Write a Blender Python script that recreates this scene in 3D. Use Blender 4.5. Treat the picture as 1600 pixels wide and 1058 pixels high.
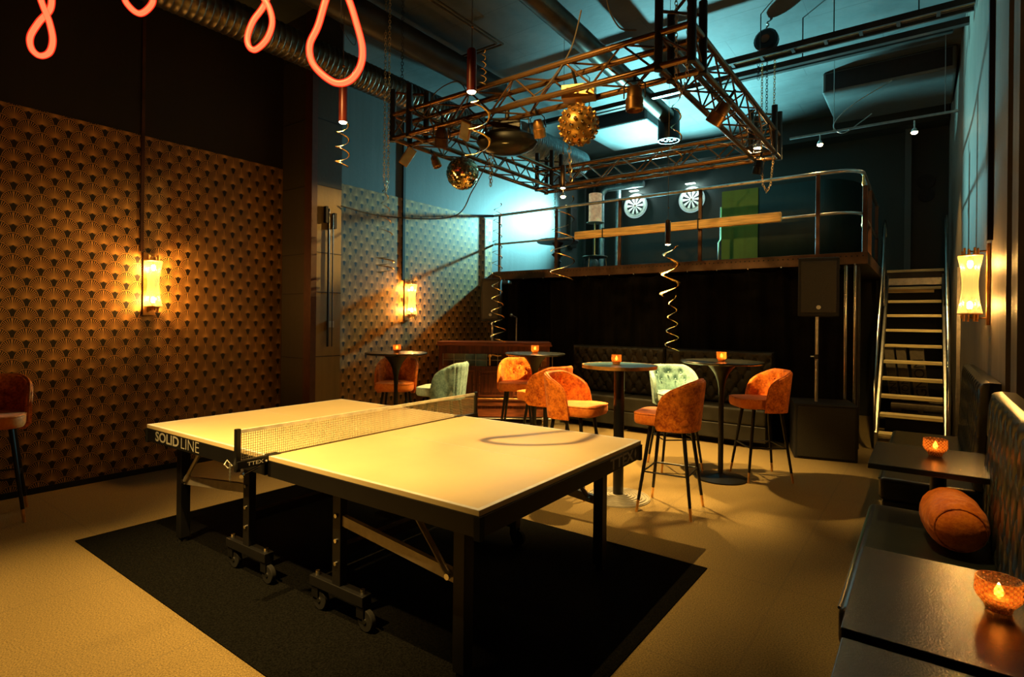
import bpy, bmesh, math, random
from math import sin, cos, pi, sqrt, radians, atan2, exp
from mathutils import Vector, Matrix
random.seed(7)
S = bpy.context.scene
for o in list(bpy.data.objects): bpy.data.objects.remove(o)
COL = S.collection

# ------------------------------------------------------------------ camera
cam_d = bpy.data.cameras.new('camera'); cam = bpy.data.objects.new('camera', cam_d); COL.objects.link(cam)
F, CY, ROLL, YAW, H = 876.27, 501.02, 0.01071, 0.63622, 1.4564
cam_d.sensor_fit = 'HORIZONTAL'; cam_d.sensor_width = 36; cam_d.lens = F/1600*36
cam_d.shift_y = (CY-529)/1600
cam_d.clip_start = .05
right = Vector((cos(YAW), sin(YAW), 0)); fwd = Vector((-sin(YAW), cos(YAW), 0)); up = Vector((0, 0, 1))
r2 = right*cos(ROLL) + up*sin(ROLL); u2 = up*cos(ROLL) - right*sin(ROLL)
M = Matrix((r2, u2, -fwd)).transposed().to_4x4(); M.translation = (0, 0, H)
cam.matrix_world = M
S.camera = cam
# ------------------------------------------------------------------ world, exposure
S.view_settings.view_transform = 'Standard'; S.view_settings.look = 'None'
S.view_settings.exposure = 0.0; S.view_settings.gamma = 1.0; S.view_settings.use_curve_mapping = False
w = bpy.data.worlds.new('world'); S.world = w; w.use_nodes = True
w.node_tree.nodes['Background'].inputs[0].default_value = (0.5, 0.4, 0.2, 1)
w.node_tree.nodes['Background'].inputs[1].default_value = 0.0

# ------------------------------------------------------------------ lights
WARM = (1.0, .60, .165); COOL = (.20, .62, .66); WHITE = (.62, .9, .86)
def spot(name, loc, target, power, color=WARM, angle=90, blend=.4, r=.03, parent=None):
    l = bpy.data.lights.new(name, 'SPOT'); l.energy = power; l.color = color
    l.spot_size = radians(angle); l.spot_blend = blend; l.shadow_soft_size = r
    o = bpy.data.objects.new(name, l); COL.objects.link(o); o.location = loc
    d = Vector(target)-Vector(loc); o.rotation_euler = d.to_track_quat('-Z', 'Y').to_euler()
    return o
def point(name, loc, power, color=WARM, r=.02):
    l = bpy.data.lights.new(name, 'POINT'); l.energy = power; l.color = color; l.shadow_soft_size = r
    o = bpy.data.objects.new(name, l); COL.objects.link(o); o.location = loc; return o
# ceiling downlights above and beside the camera, outside the frame; last two are added
spot('ceiling_spot', (-2.4, .45, 4.45), (-2.75, 2.45, .76), 1550, angle=53, blend=.7, r=.02)
spot('ceiling_spot', (-2.9, -.6, 4.45), (-2.95, .65, 0), 2000, angle=44, blend=.8, r=.06)
spot('ceiling_spot', (-1.5, 2.2, 4.45), (-1.9, 4.3, .8), 130, angle=34, blend=.7, r=.04)
spot('bench_fill', (-.7, 2.7, 4.45), (.08, 3.15, .5), 330, angle=24, blend=.8, r=.04)  # unseen lamp added to brighten the bolster
spot('gallery_fill', (-2.3, 1.7, 4.3), (-2.75, 6.2, 2.95), 620, angle=34, blend=.8, r=.04)  # added lamp, out of view, that lifts the plank and gallery front
# pendant spots
PEND = [(-3.10, 2.30, 2.75), (-2.10, 2.43, 2.76), (-3.14, 5.14, 2.88), (-2.10, 5.47, 2.24)]
for i, (pw, an) in enumerate([(60, 90), (110, 90), (1250, 84), (560, 90)]):
    p = PEND[i]; spot('pendant_spot', (p[0], p[1], p[2]-.022), (p[0], p[1], 0), pw, angle=an, blend=.45, r=.022)
# cool flood light standing on the gallery, throwing at the ceiling and both side walls
FL = (-5.0, 9.5, 3.55)
spot('flood_light', FL, (-5.8, 8.2, 3.4), 2400, COOL, angle=118, blend=.9, r=.06)
spot('flood_light', (-3.9, 9.55, 2.6), (-3.0, 8.3, 4.7), 8000, COOL, angle=86, blend=1.0, r=.07)
spot('flood_light', (-3.35, 9.3, 2.75), (.3, 7.4, 3.7), 2200, COOL, angle=60, blend=1.0, r=.07)
# bare lamps under the gallery ceiling track
for p, pw in (((-3.97, 6.51, 3.13), 40), ((-1.52, 6.6, 3.36), 26), ((-1.1, 7.6, 3.55), 20)):
    spot('track_spot', (p[0], p[1], p[2]-.02), (p[0]+.2, p[1]-1, 0), pw, angle=130, blend=.6, r=.03)

spot('track_spot', (-.13, 7.98, 3.66), (-.14, 8.7, 1.0), 190, angle=64, blend=.7, r=.03)
spot('track_spot', (-3.95, 6.36, 3.10), (-5.3, 3.72, 2.35), 520, angle=24, blend=.7, r=.03)
spot('truss_fill', (-2.5, 2.2, 3.9), (-2.4, 4.0, 3.1), 130, angle=44, blend=.7, r=.03)  # extra unseen lamp added to warm the gold ball and truss
# ------------------------------------------------------------------ mesh builder
class MB:
    def __init__(s): s.v = []; s.f = []
    def add(s, vs, fs, m=None):
        b = len(s.v)
        for p in vs: s.v.append(tuple(m @ Vector(p)) if m is not None else tuple(p))
        for f in fs: s.f.append(tuple(b+i for i in f))
        return s
    def box(s, x0, y0, z0, x1, y1, z1, m=None):
        vs = [(x0,y0,z0),(x1,y0,z0),(x1,y1,z0),(x0,y1,z0),(x0,y0,z1),(x1,y0,z1),(x1,y1,z1),(x0,y1,z1)]
        return s.add(vs, [(0,3,2,1),(4,5,6,7),(0,1,5,4),(1,2,6,5),(2,3,7,6),(3,0,4,7)], m)
    def cyl(s, p0, p1, r0, r1=None, n=12, caps=True):
        if r1 is None: r1 = r0
        p0 = Vector(p0); p1 = Vector(p1); d = (p1-p0).normalized()
        a = d.orthogonal().normalized(); b = d.cross(a)
        vs = [p0+(a*cos(2*pi*i/n)+b*sin(2*pi*i/n))*r0 for i in range(n)] + [p1+(a*cos(2*pi*i/n)+b*sin(2*pi*i/n))*r1 for i in range(n)]
        fs = [(i, (i+1) % n, n+(i+1) % n, n+i) for i in range(n)]
        if caps: fs += [tuple(range(n-1, -1, -1)), tuple(range(n, 2*n))]
        return s.add(vs, fs)
    def tube(s, pts, r, n=8, closed=False):
        pts = [Vector(p) for p in pts]; N = len(pts); vs = []
        t0 = (pts[1]-pts[0]).normalized(); a = t0.orthogonal().normalized()
        for i in range(N):
            if closed: t = (pts[(i+1) % N]-pts[i-1])
            else: t = pts[min(i+1, N-1)]-pts[max(i-1, 0)]
            if t.length < 1e-9: t = t0
            t.normalize(); a = (a-t*a.dot(t))
            if a.length < 1e-6: a = t.orthogonal()
            a.normalize(); b = t.cross(a)
            rr = r(i/(N-1)) if callable(r) else r
            for k in range(n): vs.append(pts[i]+(a*cos(2*pi*k/n)+b*sin(2*pi*k/n))*rr)
        fs = []
        for i in range(N if closed else N-1):
            j = (i+1) % N
            for k in range(n): fs.append((i*n+k, i*n+(k+1) % n, j*n+(k+1) % n, j*n+k))
        if not closed: fs += [tuple(range(n-1, -1, -1)), tuple((N-1)*n+k for k in range(n))]
        return s.add(vs, fs)
    def lathe(s, prof, n=32, c=(0,0,0), m=None, flute=None, caps=True):
        vs = []
        for (r, z) in prof:
            for k in range(n):
                rr = r*(1+(flute*cos(k*pi) if flute else 0))
                vs.append((c[0]+rr*cos(2*pi*k/n), c[1]+rr*sin(2*pi*k/n), c[2]+z))
        fs = []
        for i in range(len(prof)-1):
            for k in range(n): fs.append((i*n+k, i*n+(k+1) % n, (i+1)*n+(k+1) % n, (i+1)*n+k))
        if caps and prof[0][0] > 1e-5: fs.append(tuple(range(n-1, -1, -1)))
        if caps and prof[-1][0] > 1e-5: fs.append(tuple((len(prof)-1)*n+k for k in range(n)))
        return s.add(vs, fs, m)
    def sphere(s, c, r, nu=16, nv=10, sc=(1,1,1), m=None):
        vs = []; fs = []
        for j in range(nv+1):
            t = pi*j/nv
            for i in range(nu):
                vs.append((c[0]+r*sc[0]*sin(t)*cos(2*pi*i/nu), c[1]+r*sc[1]*sin(t)*sin(2*pi*i/nu), c[2]+r*sc[2]*cos(t)))
        for j in range(nv):
            for i in range(nu): fs.append((j*nu+i, (j+1)*nu+i, (j+1)*nu+(i+1) % nu, j*nu+(i+1) % nu))
        return s.add(vs, fs, m)
    def grid(s, fn, nu, nv, closed_u=False):
        vs = [fn(i/nu, j/nv) for j in range(nv+1) for i in range(nu+(0 if closed_u else 1))]
        w_ = nu if closed_u else nu+1; fs = []
        for j in range(nv):
            for i in range(nu):
                i2 = (i+1) % w_
                fs.append((j*w_+i, j*w_+i2, (j+1)*w_+i2, (j+1)*w_+i))
        return s.add(vs, fs)
    def poly(s, pts2, h0, h1, axis='z'):
        n = len(pts2)
        def P(a, b, h): return (a, b, h) if axis == 'z' else ((a, h, b) if axis == 'y' else (h, a, b))
        vs = [P(a, b, h0) for a, b in pts2]+[P(a, b, h1) for a, b in pts2]
        return s.add(vs, [tuple(range(n-1, -1, -1)), tuple(range(n, 2*n))]+[(i, (i+1) % n, n+(i+1) % n, n+i) for i in range(n)])
    def build(s, name, mat, parent=None, smooth=True, bevel=0, seg=2, loc=None, rot=None, thick=0):
        me = bpy.data.meshes.new(name); me.from_pydata(s.v, [], s.f); me.validate()
        bm = bmesh.new(); bm.from_mesh(me); bmesh.ops.remove_doubles(bm, verts=bm.verts, dist=1e-6)
        bmesh.ops.recalc_face_normals(bm, faces=bm.faces); bm.to_mesh(me); bm.free()
        if smooth:
            for p in me.polygons: p.use_smooth = True
            me.set_sharp_from_angle(angle=radians(38))
        o = bpy.data.objects.new(name, me); COL.objects.link(o)
        if mat: me.materials.append(mat)
        if parent: o.parent = parent
        if loc: o.location = loc
        if rot: o.rotation_euler = rot
        if thick:
            q = o.modifiers.new('t', 'SOLIDIFY'); q.thickness = thick; q.offset = 0
        if bevel:
            q = o.modifiers.new('b', 'BEVEL'); q.width = bevel; q.segments = seg; q.limit_method = 'ANGLE'; q.angle_limit = radians(40)
        return o
def thing(name, label, cat, loc=(0,0,0), rz=0, group=None):
    o = bpy.data.objects.new(name, None); COL.objects.link(o); o.location = loc; o.rotation_euler = (0, 0, rz)
    o.empty_display_size = .1; o['label'] = label; o['category'] = cat
    if group: o['group'] = group
    return o
def tag(o, label, cat, group=None):
    o['label'] = label; o['category'] = cat
    if group: o['group'] = group
    return o
def struct(o): o['kind'] = 'structure'; return o
def stuff(o): o['kind'] = 'stuff'; return o
def dup(root, loc, rz, label, group=None):
    r = root.copy(); COL.objects.link(r); r.location = loc; r.rotation_euler = (0, 0, rz); r['label'] = label
    if group: r['group'] = group
    for ch in root.children:
        c = ch.copy(); COL.objects.link(c); c.parent = r
        for g in ch.children:
            d = g.copy(); COL.objects.link(d); d.parent = c
    return r
UNIT = {}
def rod(name, p0, p1, r, mat, parent, n=8):
    """a tube between two points as an object of its own; alike rods share one mesh"""
    key = (mat.name, n)
    if key not in UNIT:
        o = MB().cyl((0,0,0), (0,0,1), 1, n=n).build(name, mat); UNIT[key] = o.data; bpy.data.objects.remove(o)
    o = bpy.data.objects.new(name, UNIT[key]); COL.objects.link(o); o.parent = parent
    p0 = Vector(p0); d = Vector(p1)-p0
    o.location = p0; o.rotation_euler = d.to_track_quat('Z', 'Y').to_euler(); o.scale = (r, r, d.length)
    return o

# ------------------------------------------------------------------ materials
class NT:
    def __init__(s, name):
        s.m = bpy.data.materials.new(name); s.m.use_nodes = True; s.t = s.m.node_tree; s.n = s.t.nodes; s.l = s.t.links
        s.b = s.n['Principled BSDF']
    def node(s, typ, **kw):
        q = s.n.new(typ)
        for k, v in kw.items(): setattr(q, k, v)
        return q
    def link(s, a, b): s.l.new(a, b)
    def M(s, op, a, b=None, c=None):
        q = s.n.new('ShaderNodeMath'); q.operation = op
        for i, x in enumerate((a, b, c)):
            if x is None: continue
            if isinstance(x, (int, float)): q.inputs[i].default_value = x
            else: s.l.new(x, q.inputs[i])
        return q.outputs[0]
    def mix(s, f, a, b):
        q = s.n.new('ShaderNodeMix'); q.data_type = 'RGBA'
        for x, i in ((f, 0), (a, 6), (b, 7)):
            if isinstance(x, (int, float)): q.inputs[i].default_value = x
            elif isinstance(x, tuple): q.inputs[i].default_value = (*x, 1)
            else: s.l.new(x, q.inputs[i])
        return q.outputs[2]
    def noise(s, scale=5, detail=3, rough=.5, vec=None, sc=None):
        q = s.n.new('ShaderNodeTexNoise'); q.inputs['Scale'].default_value = scale; q.inputs['Detail'].default_value = detail; q.inputs['Roughness'].default_value = rough
        if vec is None: vec = s.obj()
        if sc:
            mp = s.n.new('ShaderNodeMapping'); mp.inputs['Scale'].default_value = sc; s.l.new(vec, mp.inputs[0]); vec = mp.outputs[0]
        s.l.new(vec, q.inputs['Vector']); return q.outputs[0]
    def obj(s):
        return s.node('ShaderNodeTexCoord').outputs['Object']
    def ramp(s, f, a, b):
        q = s.n.new('ShaderNodeMapRange'); q.inputs[1].default_value = a; q.inputs[2].default_value = b; s.l.new(f, q.inputs[0]); return q.outputs[0]
    def bump(s, h, strength=.3, dist=.01):
        q = s.n.new('ShaderNodeBump'); q.inputs['Strength'].default_value = strength; q.inputs['Distance'].default_value = dist
        s.l.new(h, q.inputs['Height']); s.l.new(q.outputs[0], s.b.inputs['Normal'])
    def set(s, **kw):
        for k, v in kw.items():
            k = {'color': 'Base Color', 'rough': 'Roughness', 'metal': 'Metallic', 'spec': 'Specular IOR Level', 'sheen': 'Sheen Weight', 'coat': 'Coat Weight', 'emit': 'Emission Color', 'es': 'Emission Strength'}[k]
            i = s.b.inputs[k]
            if isinstance(v, tuple): i.default_value = (*v, 1)
            elif isinstance(v, (int, float)): i.default_value = v
            else: s.l.new(v, i)
        return s
def simple(name, c, rough=.5, metal=0., spec=.5, var=.12, scale=18, bump=0., bscale=60, sc=None, **kw):
    t = NT(name); nz = t.noise(scale, 3, sc=sc)
    d = tuple(max(0, x*(1-var*1.6)) for x in c); e = tuple(min(1, x*(1+var)) for x in c)
    t.set(color=t.mix(t.ramp(nz, .3, .7), d, e), rough=rough, metal=metal, spec=spec, **kw)
    if bump: t.bump(t.noise(bscale, 3, sc=sc), bump, .004)
    return t.m
def emis(name, c, strength):
    t = NT(name); t.set(color=(0,0,0), emit=c, es=strength, rough=.6); nz = t.noise(6, 1)
    t.link(t.M('MULTIPLY_ADD', nz, strength*.06, strength*.97), t.b.inputs['Emission Strength']); return t.m

m_black = simple('black_metal', (.007,.007,.007), .38, .3, .5)
m_blackm = simple('black_matt', (.010,.010,.011), .7, 0, .3)
m_truss = simple('truss_tube', (.22,.12,.05), .27, .8, var=.3, scale=8)
m_chrome = simple('chrome', (.75,.74,.70), .16, 1., var=.1)
m_steel = simple('brushed_steel', (.52,.52,.50), .34, .9, var=.12)
m_steelw = simple('stainless_tread_nose', (.95,.74,.38), .4, .1, var=.2, scale=3, sc=(1, 20, 20))
m_brass = simple('brass', (.85,.48,.16), .36, 1., var=.15)
m_brassd = simple('dull_brass', (.42,.22,.07), .42, .9, var=.2)
m_dark_steel = simple('dark_painted_steel', (.035,.032,.028), .42, .4, var=.3, scale=4)
m_fascia = simple('bronze_perforated_angle', (.085,.042,.020), .45, .5, var=.3, scale=5)
m_post = simple('bronze_painted_post', (.10,.040,.018), .4, .4, var=.3, scale=5)
m_wood_beam = simple('oak_plank', (.80,.50,.17), .5, 0, .4, var=.28, scale=3, sc=(1.2, 14, 22), bump=.15)
m_mahog = simple('mahogany', (.13,.030,.010), .42, 0, .5, var=.4, scale=4, sc=(8, 8, 1.2), bump=.1)
m_mahogl = simple('mahogany_ledge', (.22,.060,.020), .4, 0, .5, var=.3, scale=5, sc=(1, 8, 8))
m_leather_back = simple('brown_black_leather', (.010,.009,.006), .5, 0, .35, var=.3, scale=7)
m_leather = simple('black_green_leather', (.014,.018,.016), .30, 0, .55, var=.3, scale=7, bump=.05, bscale=90)
m_cord_leather = simple('piping_teal', (.03,.07,.07), .3, 0, .6)
m_tabletop_dark = simple('worn_black_tabletop', (.011,.012,.010), .24, 0, .6, var=.4, scale=9, bump=.14, bscale=230)
m_carpet = simple('beige_grey_carpet', (.20,.175,.135), .95, 0, .1, var=.3, scale=130, bump=.7, bscale=220)
m_rug = simple('black_rug', (.0045,.0045,.004), 1., 0, .02, var=.4, scale=120, bump=.5, bscale=220)
m_top = simple('pale_grey_table_coating', (.55,.44,.235), .45, 0, .25, var=.04, scale=3)
m_line = simple('white_line', (.60,.58,.52), .45)
m_apron = simple('table_apron_black', (.0045,.0045,.005), .42, 0, .35)
m_print = simple('grey_print', (.30,.29,.25), .6)
m_white = simple('white_tape', (.85,.82,.72), .7)
m_rubber = simple('rubber', (.008,.008,.008), .8, 0, .2)
m_alu = simple('satin_aluminium', (.42,.38,.32), .42, .55)
m_ceiling = None
m_duct = simple('spiral_duct', (.12,.10,.07), .38, .85, var=.3, scale=5)
m_ductb = simple('flex_duct', (.30,.36,.38), .4, .6, var=.2)
m_board = simple('card', (.20,.17,.12), .8)
m_ink = simple('ink', (.02,.02,.02), .8)
m_wax = simple('candle_wax', (.8,.6,.35), .5)
m_curtain = simple('black_curtain_cloth', (.0045,.0038,.003), 1., 0, .05, var=.3, scale=6)
m_gold = simple('gold_paint_ball', (.62,.36,.10), .36, .85, var=.15)
m_goldbox = simple('gold_box', (.55,.33,.10), .45, .6, var=.1)
m_streamer = simple('gold_foil_streamer', (.75,.50,.20), .25, 1., var=.3)
m_plate = simple('pale_plate', (.4,.38,.3), .4, .5)
m_cable = simple('cable', (.06,.045,.03), .6)
m_redhot = emis('red_led', (1, .08, .03), 6)
m_neon = emis('neon_tube', (1.0, .17, .065), 1.9)
m_bulb = emis('bulb_warm', (1.0, .72, .32), 60)
m_lamp_core = emis('lamp_filament', (1.0, .70, .30), 30)
m_flame = emis('flame', (1.0, .62, .22), 22)
m_led = emis('cool_led', (.6, .95, .9), .55)
m_ledtop = emis('cool_led_bar', (.8, 1.0, .95), 5)

def wall_paint(name, c, seams=None, var=.22):
    t = NT(name); o = t.obj(); nz = t.noise(1.3, 5, .6, vec=o); st = t.noise(2.2, 4, .6, vec=o, sc=(6, 6, .35))
    f = t.ramp(t.M('ADD', t.M('MULTIPLY', nz, .6), t.M('MULTIPLY', st, .5)), .35, .75)
    colr = t.mix(f, tuple(x*(1-var) for x in c), tuple(x*(1+var*.6) for x in c))
    t.set(color=colr, rough=.55, spec=.35); t.bump(t.noise(30, 4, .6, vec=o), .2, .006); return t.m
m_wallgrey = wall_paint('painted_concrete_grey', (.055,.064,.062))
m_unit = wall_paint('pale_unit_casing', (.085,.10,.097))
m_walldark = wall_paint('dark_teal_painted_wall', (.015,.018,.015))
m_wallshade = wall_paint('near_black_wall_shade', (.020,.016,.014))
m_pillar = wall_paint('raw_dark_concrete', (.032,.026,.014))
m_wallr = wall_paint('streaky_plaster', (.17,.15,.12), var=.35)
def ceiling_mat():
    t = NT('board_marked_concrete_ceiling'); o = t.obj(); sx = t.node('ShaderNodeSeparateXYZ'); t.link(o, sx.inputs[0])
    y = t.M('ADD', sx.outputs[1], t.M('MULTIPLY', t.noise(2, 2, vec=o), .03))
    fr = t.M('FRACT', t.M('MULTIPLY', y, 1/.52)); line = t.M('LESS_THAN', fr, .02)
    fx = t.M('FRACT', t.M('ADD', t.M('MULTIPLY', sx.outputs[0], .42), t.M('MULTIPLY', t.M('FLOOR', t.M('MULTIPLY', y, 1/.52)), .37)))
    lx = t.M('LESS_THAN', fx, .004)
    base = t.mix(t.ramp(t.noise(1.6, 5, .6, vec=o), .3, .7), (.036,.043,.042), (.068,.080,.078))
    t.set(color=t.mix(t.M('MULTIPLY', t.M('MAXIMUM', line, lx), .8), base, (.03,.035,.035)), rough=.7, spec=.25)
    t.bump(t.M('SUBTRACT', t.noise(12, 4, vec=o), t.M('MAXIMUM', line, lx)), .25, .01); return t.m
m_ceiling = ceiling_mat()
def carpet_mat():
    t = NT('carpet_tiles'); o = t.obj(); sx = t.node('ShaderNodeSeparateXYZ'); t.link(o, sx.inputs[0])
    g = []
    for k in (0, 1):
        fr = t.M('FRACT', t.M('MULTIPLY', t.M('ADD', sx.outputs[k], .13), 1.0)); g.append(t.M('LESS_THAN', t.M('ABSOLUTE', t.M('SUBTRACT', fr, .5)), .006))
    ln = t.M('MAXIMUM', g[0], g[1])
    fl = t.node('ShaderNodeTexWhiteNoise'); fl.noise_dimensions = '2D'
    sn = t.node('ShaderNodeVectorMath', operation='SNAP'); t.link(o, sn.inputs[0]); sn.inputs[1].default_value = (1, 1, 10); t.link(sn.outputs[0], fl.inputs[0])
    nz = t.noise(140, 2, .7, vec=o)
    base = t.mix(t.ramp(nz, .25, .75), (.055,.040,.015), (.28,.195,.068))
    base = t.mix(t.M('MULTIPLY', fl.outputs[0], .10), base, (.06,.055,.045))
    t.set(color=t.mix(t.M('MULTIPLY', ln, .18), base, (.05,.045,.035)), rough=.95, spec=.12, sheen=.1)
    t.bump(nz, .8, .006); return t.m
m_floor = carpet_mat()
def velvet(name, c, dark, amt=1.0):
    t = NT(name); o = t.obj(); nz = t.noise(60, 4, .75, vec=o); big = t.noise(16, 3, .6, vec=o)
    f = t.ramp(t.M('ADD', t.M('MULTIPLY', nz, .55), t.M('MULTIPLY', big, .5)), .40, .62)
    t.set(color=t.mix(f, dark, c), rough=.62, spec=.25, sheen=.06); t.bump(nz, .35, .005); return t.m
m_orange = velvet('orange_crushed_velvet', (.78,.22,.015), (.26,.035,.002))
m_orange_seat = velvet('orange_seat', (.68,.20,.022), (.52,.11,.010))
m_teal = velvet('teal_velvet', (.24,.42,.46), (.10,.20,.23))
m_teal_seat = velvet('teal_seat', (.36,.46,.42), (.22,.32,.31))
m_cushion = velvet('rust_orange_velvet', (.85,.24,.020), (.60,.12,.010))

def wallpaper():
    t = NT('art_deco_fan_wallpaper'); o = t.obj(); sx = t.node('ShaderNodeSeparateXYZ'); t.link(o, sx.inputs[0])
    Yc, Zc = sx.outputs[1], sx.outputs[2]; A = t.M
    W_, R_, hrow = .175, .0775, .084
    k0 = A('FLOOR', A('DIVIDE', Zc, hrow))
    def row(k):
        odd = A('MODULO', A('ADD', k, 200), 2)
        yy = A('SUBTRACT', A('DIVIDE', Yc, W_), A('MULTIPLY', odd, .5))
        dx = A('MULTIPLY', A('SUBTRACT', yy, A('ROUND', yy)), W_)
        dz = A('SUBTRACT', Zc, A('MULTIPLY', k, hrow))
        return dx, dz, A('SQRT', A('ADD', A('MULTIPLY', dx, dx), A('MULTIPLY', dz, dz)))
    def ell(dx, dz):                             # 1 on the outline of the tall fan
        return A('SQRT', A('ADD', A('POWER', A('DIVIDE', A('ABSOLUTE', dx), .0805), 2), A('POWER', A('DIVIDE', A('ABSOLUTE', dz), .103), 2)))
    dxa, dza, _ = row(k0)                       # fan whose upper half holds the point
    dxb, dzb, _ = row(A('ADD', k0, 1))          # else the lower half of the fan above
    dxc, dzc, _ = row(A('SUBTRACT', k0, 1))     # the lowest fan lies on top of both
    inc = A('LESS_THAN', ell(dxc, dzc), 1); ina = A('LESS_THAN', ell(dxa, dza), 1)
    def pick(f, a, b): return A('ADD', A('MULTIPLY', f, a), A('MULTIPLY', A('SUBTRACT', 1, f), b))
    dx = pick(inc, dxc, pick(ina, dxa, dxb)); dz = pick(inc, dzc, pick(ina, dza, dzb)); en = ell(dx, dz)
    ang = A('ABSOLUTE', A('ARCTAN2', dx, dz))
    ray = A('GREATER_THAN', A('SINE', A('MULTIPLY', ang, 34)), .35)
    fan = A('LESS_THAN', ang, 2.0)
    rays = A('MULTIPLY', A('MULTIPLY', ray, A('LESS_THAN', en, .87)), fan)
    rim = A('MULTIPLY', A('MULTIPLY', A('GREATER_THAN', en, .92), A('LESS_THAN', en, .97)), fan)
    glow = A('MULTIPLY', A('POWER', t.ramp(en, .60, .0), 1.5), t.ramp(ang, 2.5, 1.7))
    sz = A('ADD', dz, .036)
    sp = A('LESS_THAN', A('ADD', A('POWER', A('DIVIDE', A('ABSOLUTE', dx), .0115), 1.5), A('POWER', A('DIVIDE', A('ABSOLUTE', sz), .023), 1.5)), 1)
    mid = A('MULTIPLY', A('LESS_THAN', A('ABSOLUTE', dx), .001), A('LESS_THAN', dz, -.06))
    g = A('MAXIMUM', A('MAXIMUM', A('MULTIPLY', rays, .75), A('MULTIPLY', rim, .7)), A('MAXIMUM', A('MULTIPLY', glow, .9), A('MULTIPLY', mid, .5)))
    fac = A('MULTIPLY', g, A('SUBTRACT', 1, sp))
    wear = t.ramp(t.noise(3, 3, vec=o), .25, .75); fac = A('MULTIPLY', fac, A('MULTIPLY_ADD', wear, .45, .6))
    t.set(color=t.mix(fac, (.008,.005,.003), (.90,.46,.12)), rough=.45, spec=.4)
    t.link(A('MULTIPLY', fac, .2), t.b.inputs['Metallic']); return t.m
m_paper = wallpaper()
def jacket():
    t = NT('red_silicone_jacket'); n = t.n; n.remove(t.b); tr = n.new('ShaderNodeBsdfTransparent'); tr.inputs[0].default_value = (1, .8, .75, 1)
    em = n.new('ShaderNodeEmission'); em.inputs[0].default_value = (1, .035, .012, 1); em.inputs[1].default_value = .55
    ad = n.new('ShaderNodeAddShader'); t.link(tr.outputs[0], ad.inputs[0]); t.link(em.outputs[0], ad.inputs[1]); t.noise(3, 1); t.link(ad.outputs[0], n['Material Output'].inputs[0]); return t.m
m_jacket = jacket()
def glassy(name, tint, transl, mixf=.45, bumpscale=None, emit=None):
    t = NT(name); n = t.n; n.remove(t.b); out = n['Material Output']
    tr = n.new('ShaderNodeBsdfTransparent'); tr.inputs[0].default_value = (*tint, 1)
    tl = n.new('ShaderNodeBsdfTranslucent'); tl.inputs[0].default_value = (*transl, 1)
    gl = n.new('ShaderNodeBsdfGlossy'); gl.inputs['Roughness'].default_value = .12; gl.inputs[0].default_value = (1, .9, .8, 1)
    a = n.new('ShaderNodeMixShader'); a.inputs[0].default_value = mixf; t.link(tr.outputs[0], a.inputs[1]); t.link(tl.outputs[0], a.inputs[2])
    b = n.new('ShaderNodeMixShader'); b.inputs[0].default_value = .08; t.link(a.outputs[0], b.inputs[1]); t.link(gl.outputs[0], b.inputs[2])
    nz = t.noise(40, 2); 
    if bumpscale:
        o = t.obj(); sx = t.node('ShaderNodeSeparateXYZ'); t.link(o, sx.inputs[0])
        ang = t.M('MULTIPLY', t.M('ARCTAN2', sx.outputs[1], sx.outputs[0]), bumpscale); zz = t.M('MULTIPLY', sx.outputs[2], bumpscale*24)
        v = t.M('MULTIPLY', t.M('ADD', t.M('SINE', t.M('ADD', ang, zz)), t.M('SINE', t.M('SUBTRACT', ang, zz))), .5)
        f = t.M('MULTIPLY_ADD', v, .30, mixf); t.link(f, a.inputs[0])
        bp = n.new('ShaderNodeBump'); bp.inputs['Strength'].default_value = .8; bp.inputs['Distance'].default_value = .004; t.link(v, bp.inputs['Height']); t.link(bp.outputs[0], gl.inputs['Normal'])
    last = b
    if emit:
        em = n.new('ShaderNodeEmission'); em.inputs[0].default_value = (*emit[0], 1); em.inputs[1].default_value = emit[1]
        ad = n.new('ShaderNodeAddShader'); t.link(b.outputs[0], ad.inputs[0]); t.link(em.outputs[0], ad.inputs[1]); last = ad
    t.link(last.outputs[0], out.inputs[0]); return t.m
m_candleglass = glassy('amber_cut_glass', (.88,.52,.24), (.85,.42,.13), .34, 18)
m_shadeglass = glassy('ribbed_lamp_glass', (1,.9,.7), (1,.75,.4), .05, None, ((1, .50, .13), .35))
m_window = glassy('leaded_glass', (.35,.33,.3), (.1,.08,.06), .3)

# ================================================================== SETTING
XL, YB, ZC = -5.85, 10.53, 4.76
def xr(y): return .25+(10.53-y)*.0213            # the right wall runs slightly out of square
YF = -2.2
struct(MB().box(XL-.3, YF-.2, -.1, .9, YB+.2, 0).build('floor', m_floor, smooth=False))
ceil = struct(MB().box(XL-.3, YF-.2, ZC, .9, YB+.2, ZC+.15).build('ceiling', m_ceiling, smooth=False))
wl = struct(MB().box(XL-.2, YF, 0, XL, YB, ZC).build('wall_left', m_wallgrey, smooth=False))
MB().box(XL, YF, 3.136, XL+.004, 3.538, ZC).build('painted_shade_area', m_wallshade, wl, smooth=False)  # near-black sheet: the unlit upper wall's shade is put into its colour
struct(MB().box(XL-.2, YB, 0, .9, YB+.2, ZC).build('wall_back', m_walldark, smooth=False))
struct(MB().box(XL-.2, YF-.2, 0, .9, YF, ZC).build('wall_front', m_blackm, smooth=False))
b = MB(); b.poly([(xr(YB), YB), (xr(4.42), 4.42), (xr(4.42)+.03, 4.42), (xr(4.42)+.03, 4.22), (xr(4.2)-.0, 4.22), (xr(3.9), 4.12), (xr(3.9), 4.02), (.44, 4.02), (.46, YF), (.9, YF), (.9, YB)], 0, ZC)
struct(b.build('wall_right', m_wallr, smooth=False))
MB().box(XL, YF, .05, XL+.008, 3.538, 3.134).build('wallpaper_sheet', m_paper, wl, smooth=False)
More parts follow.
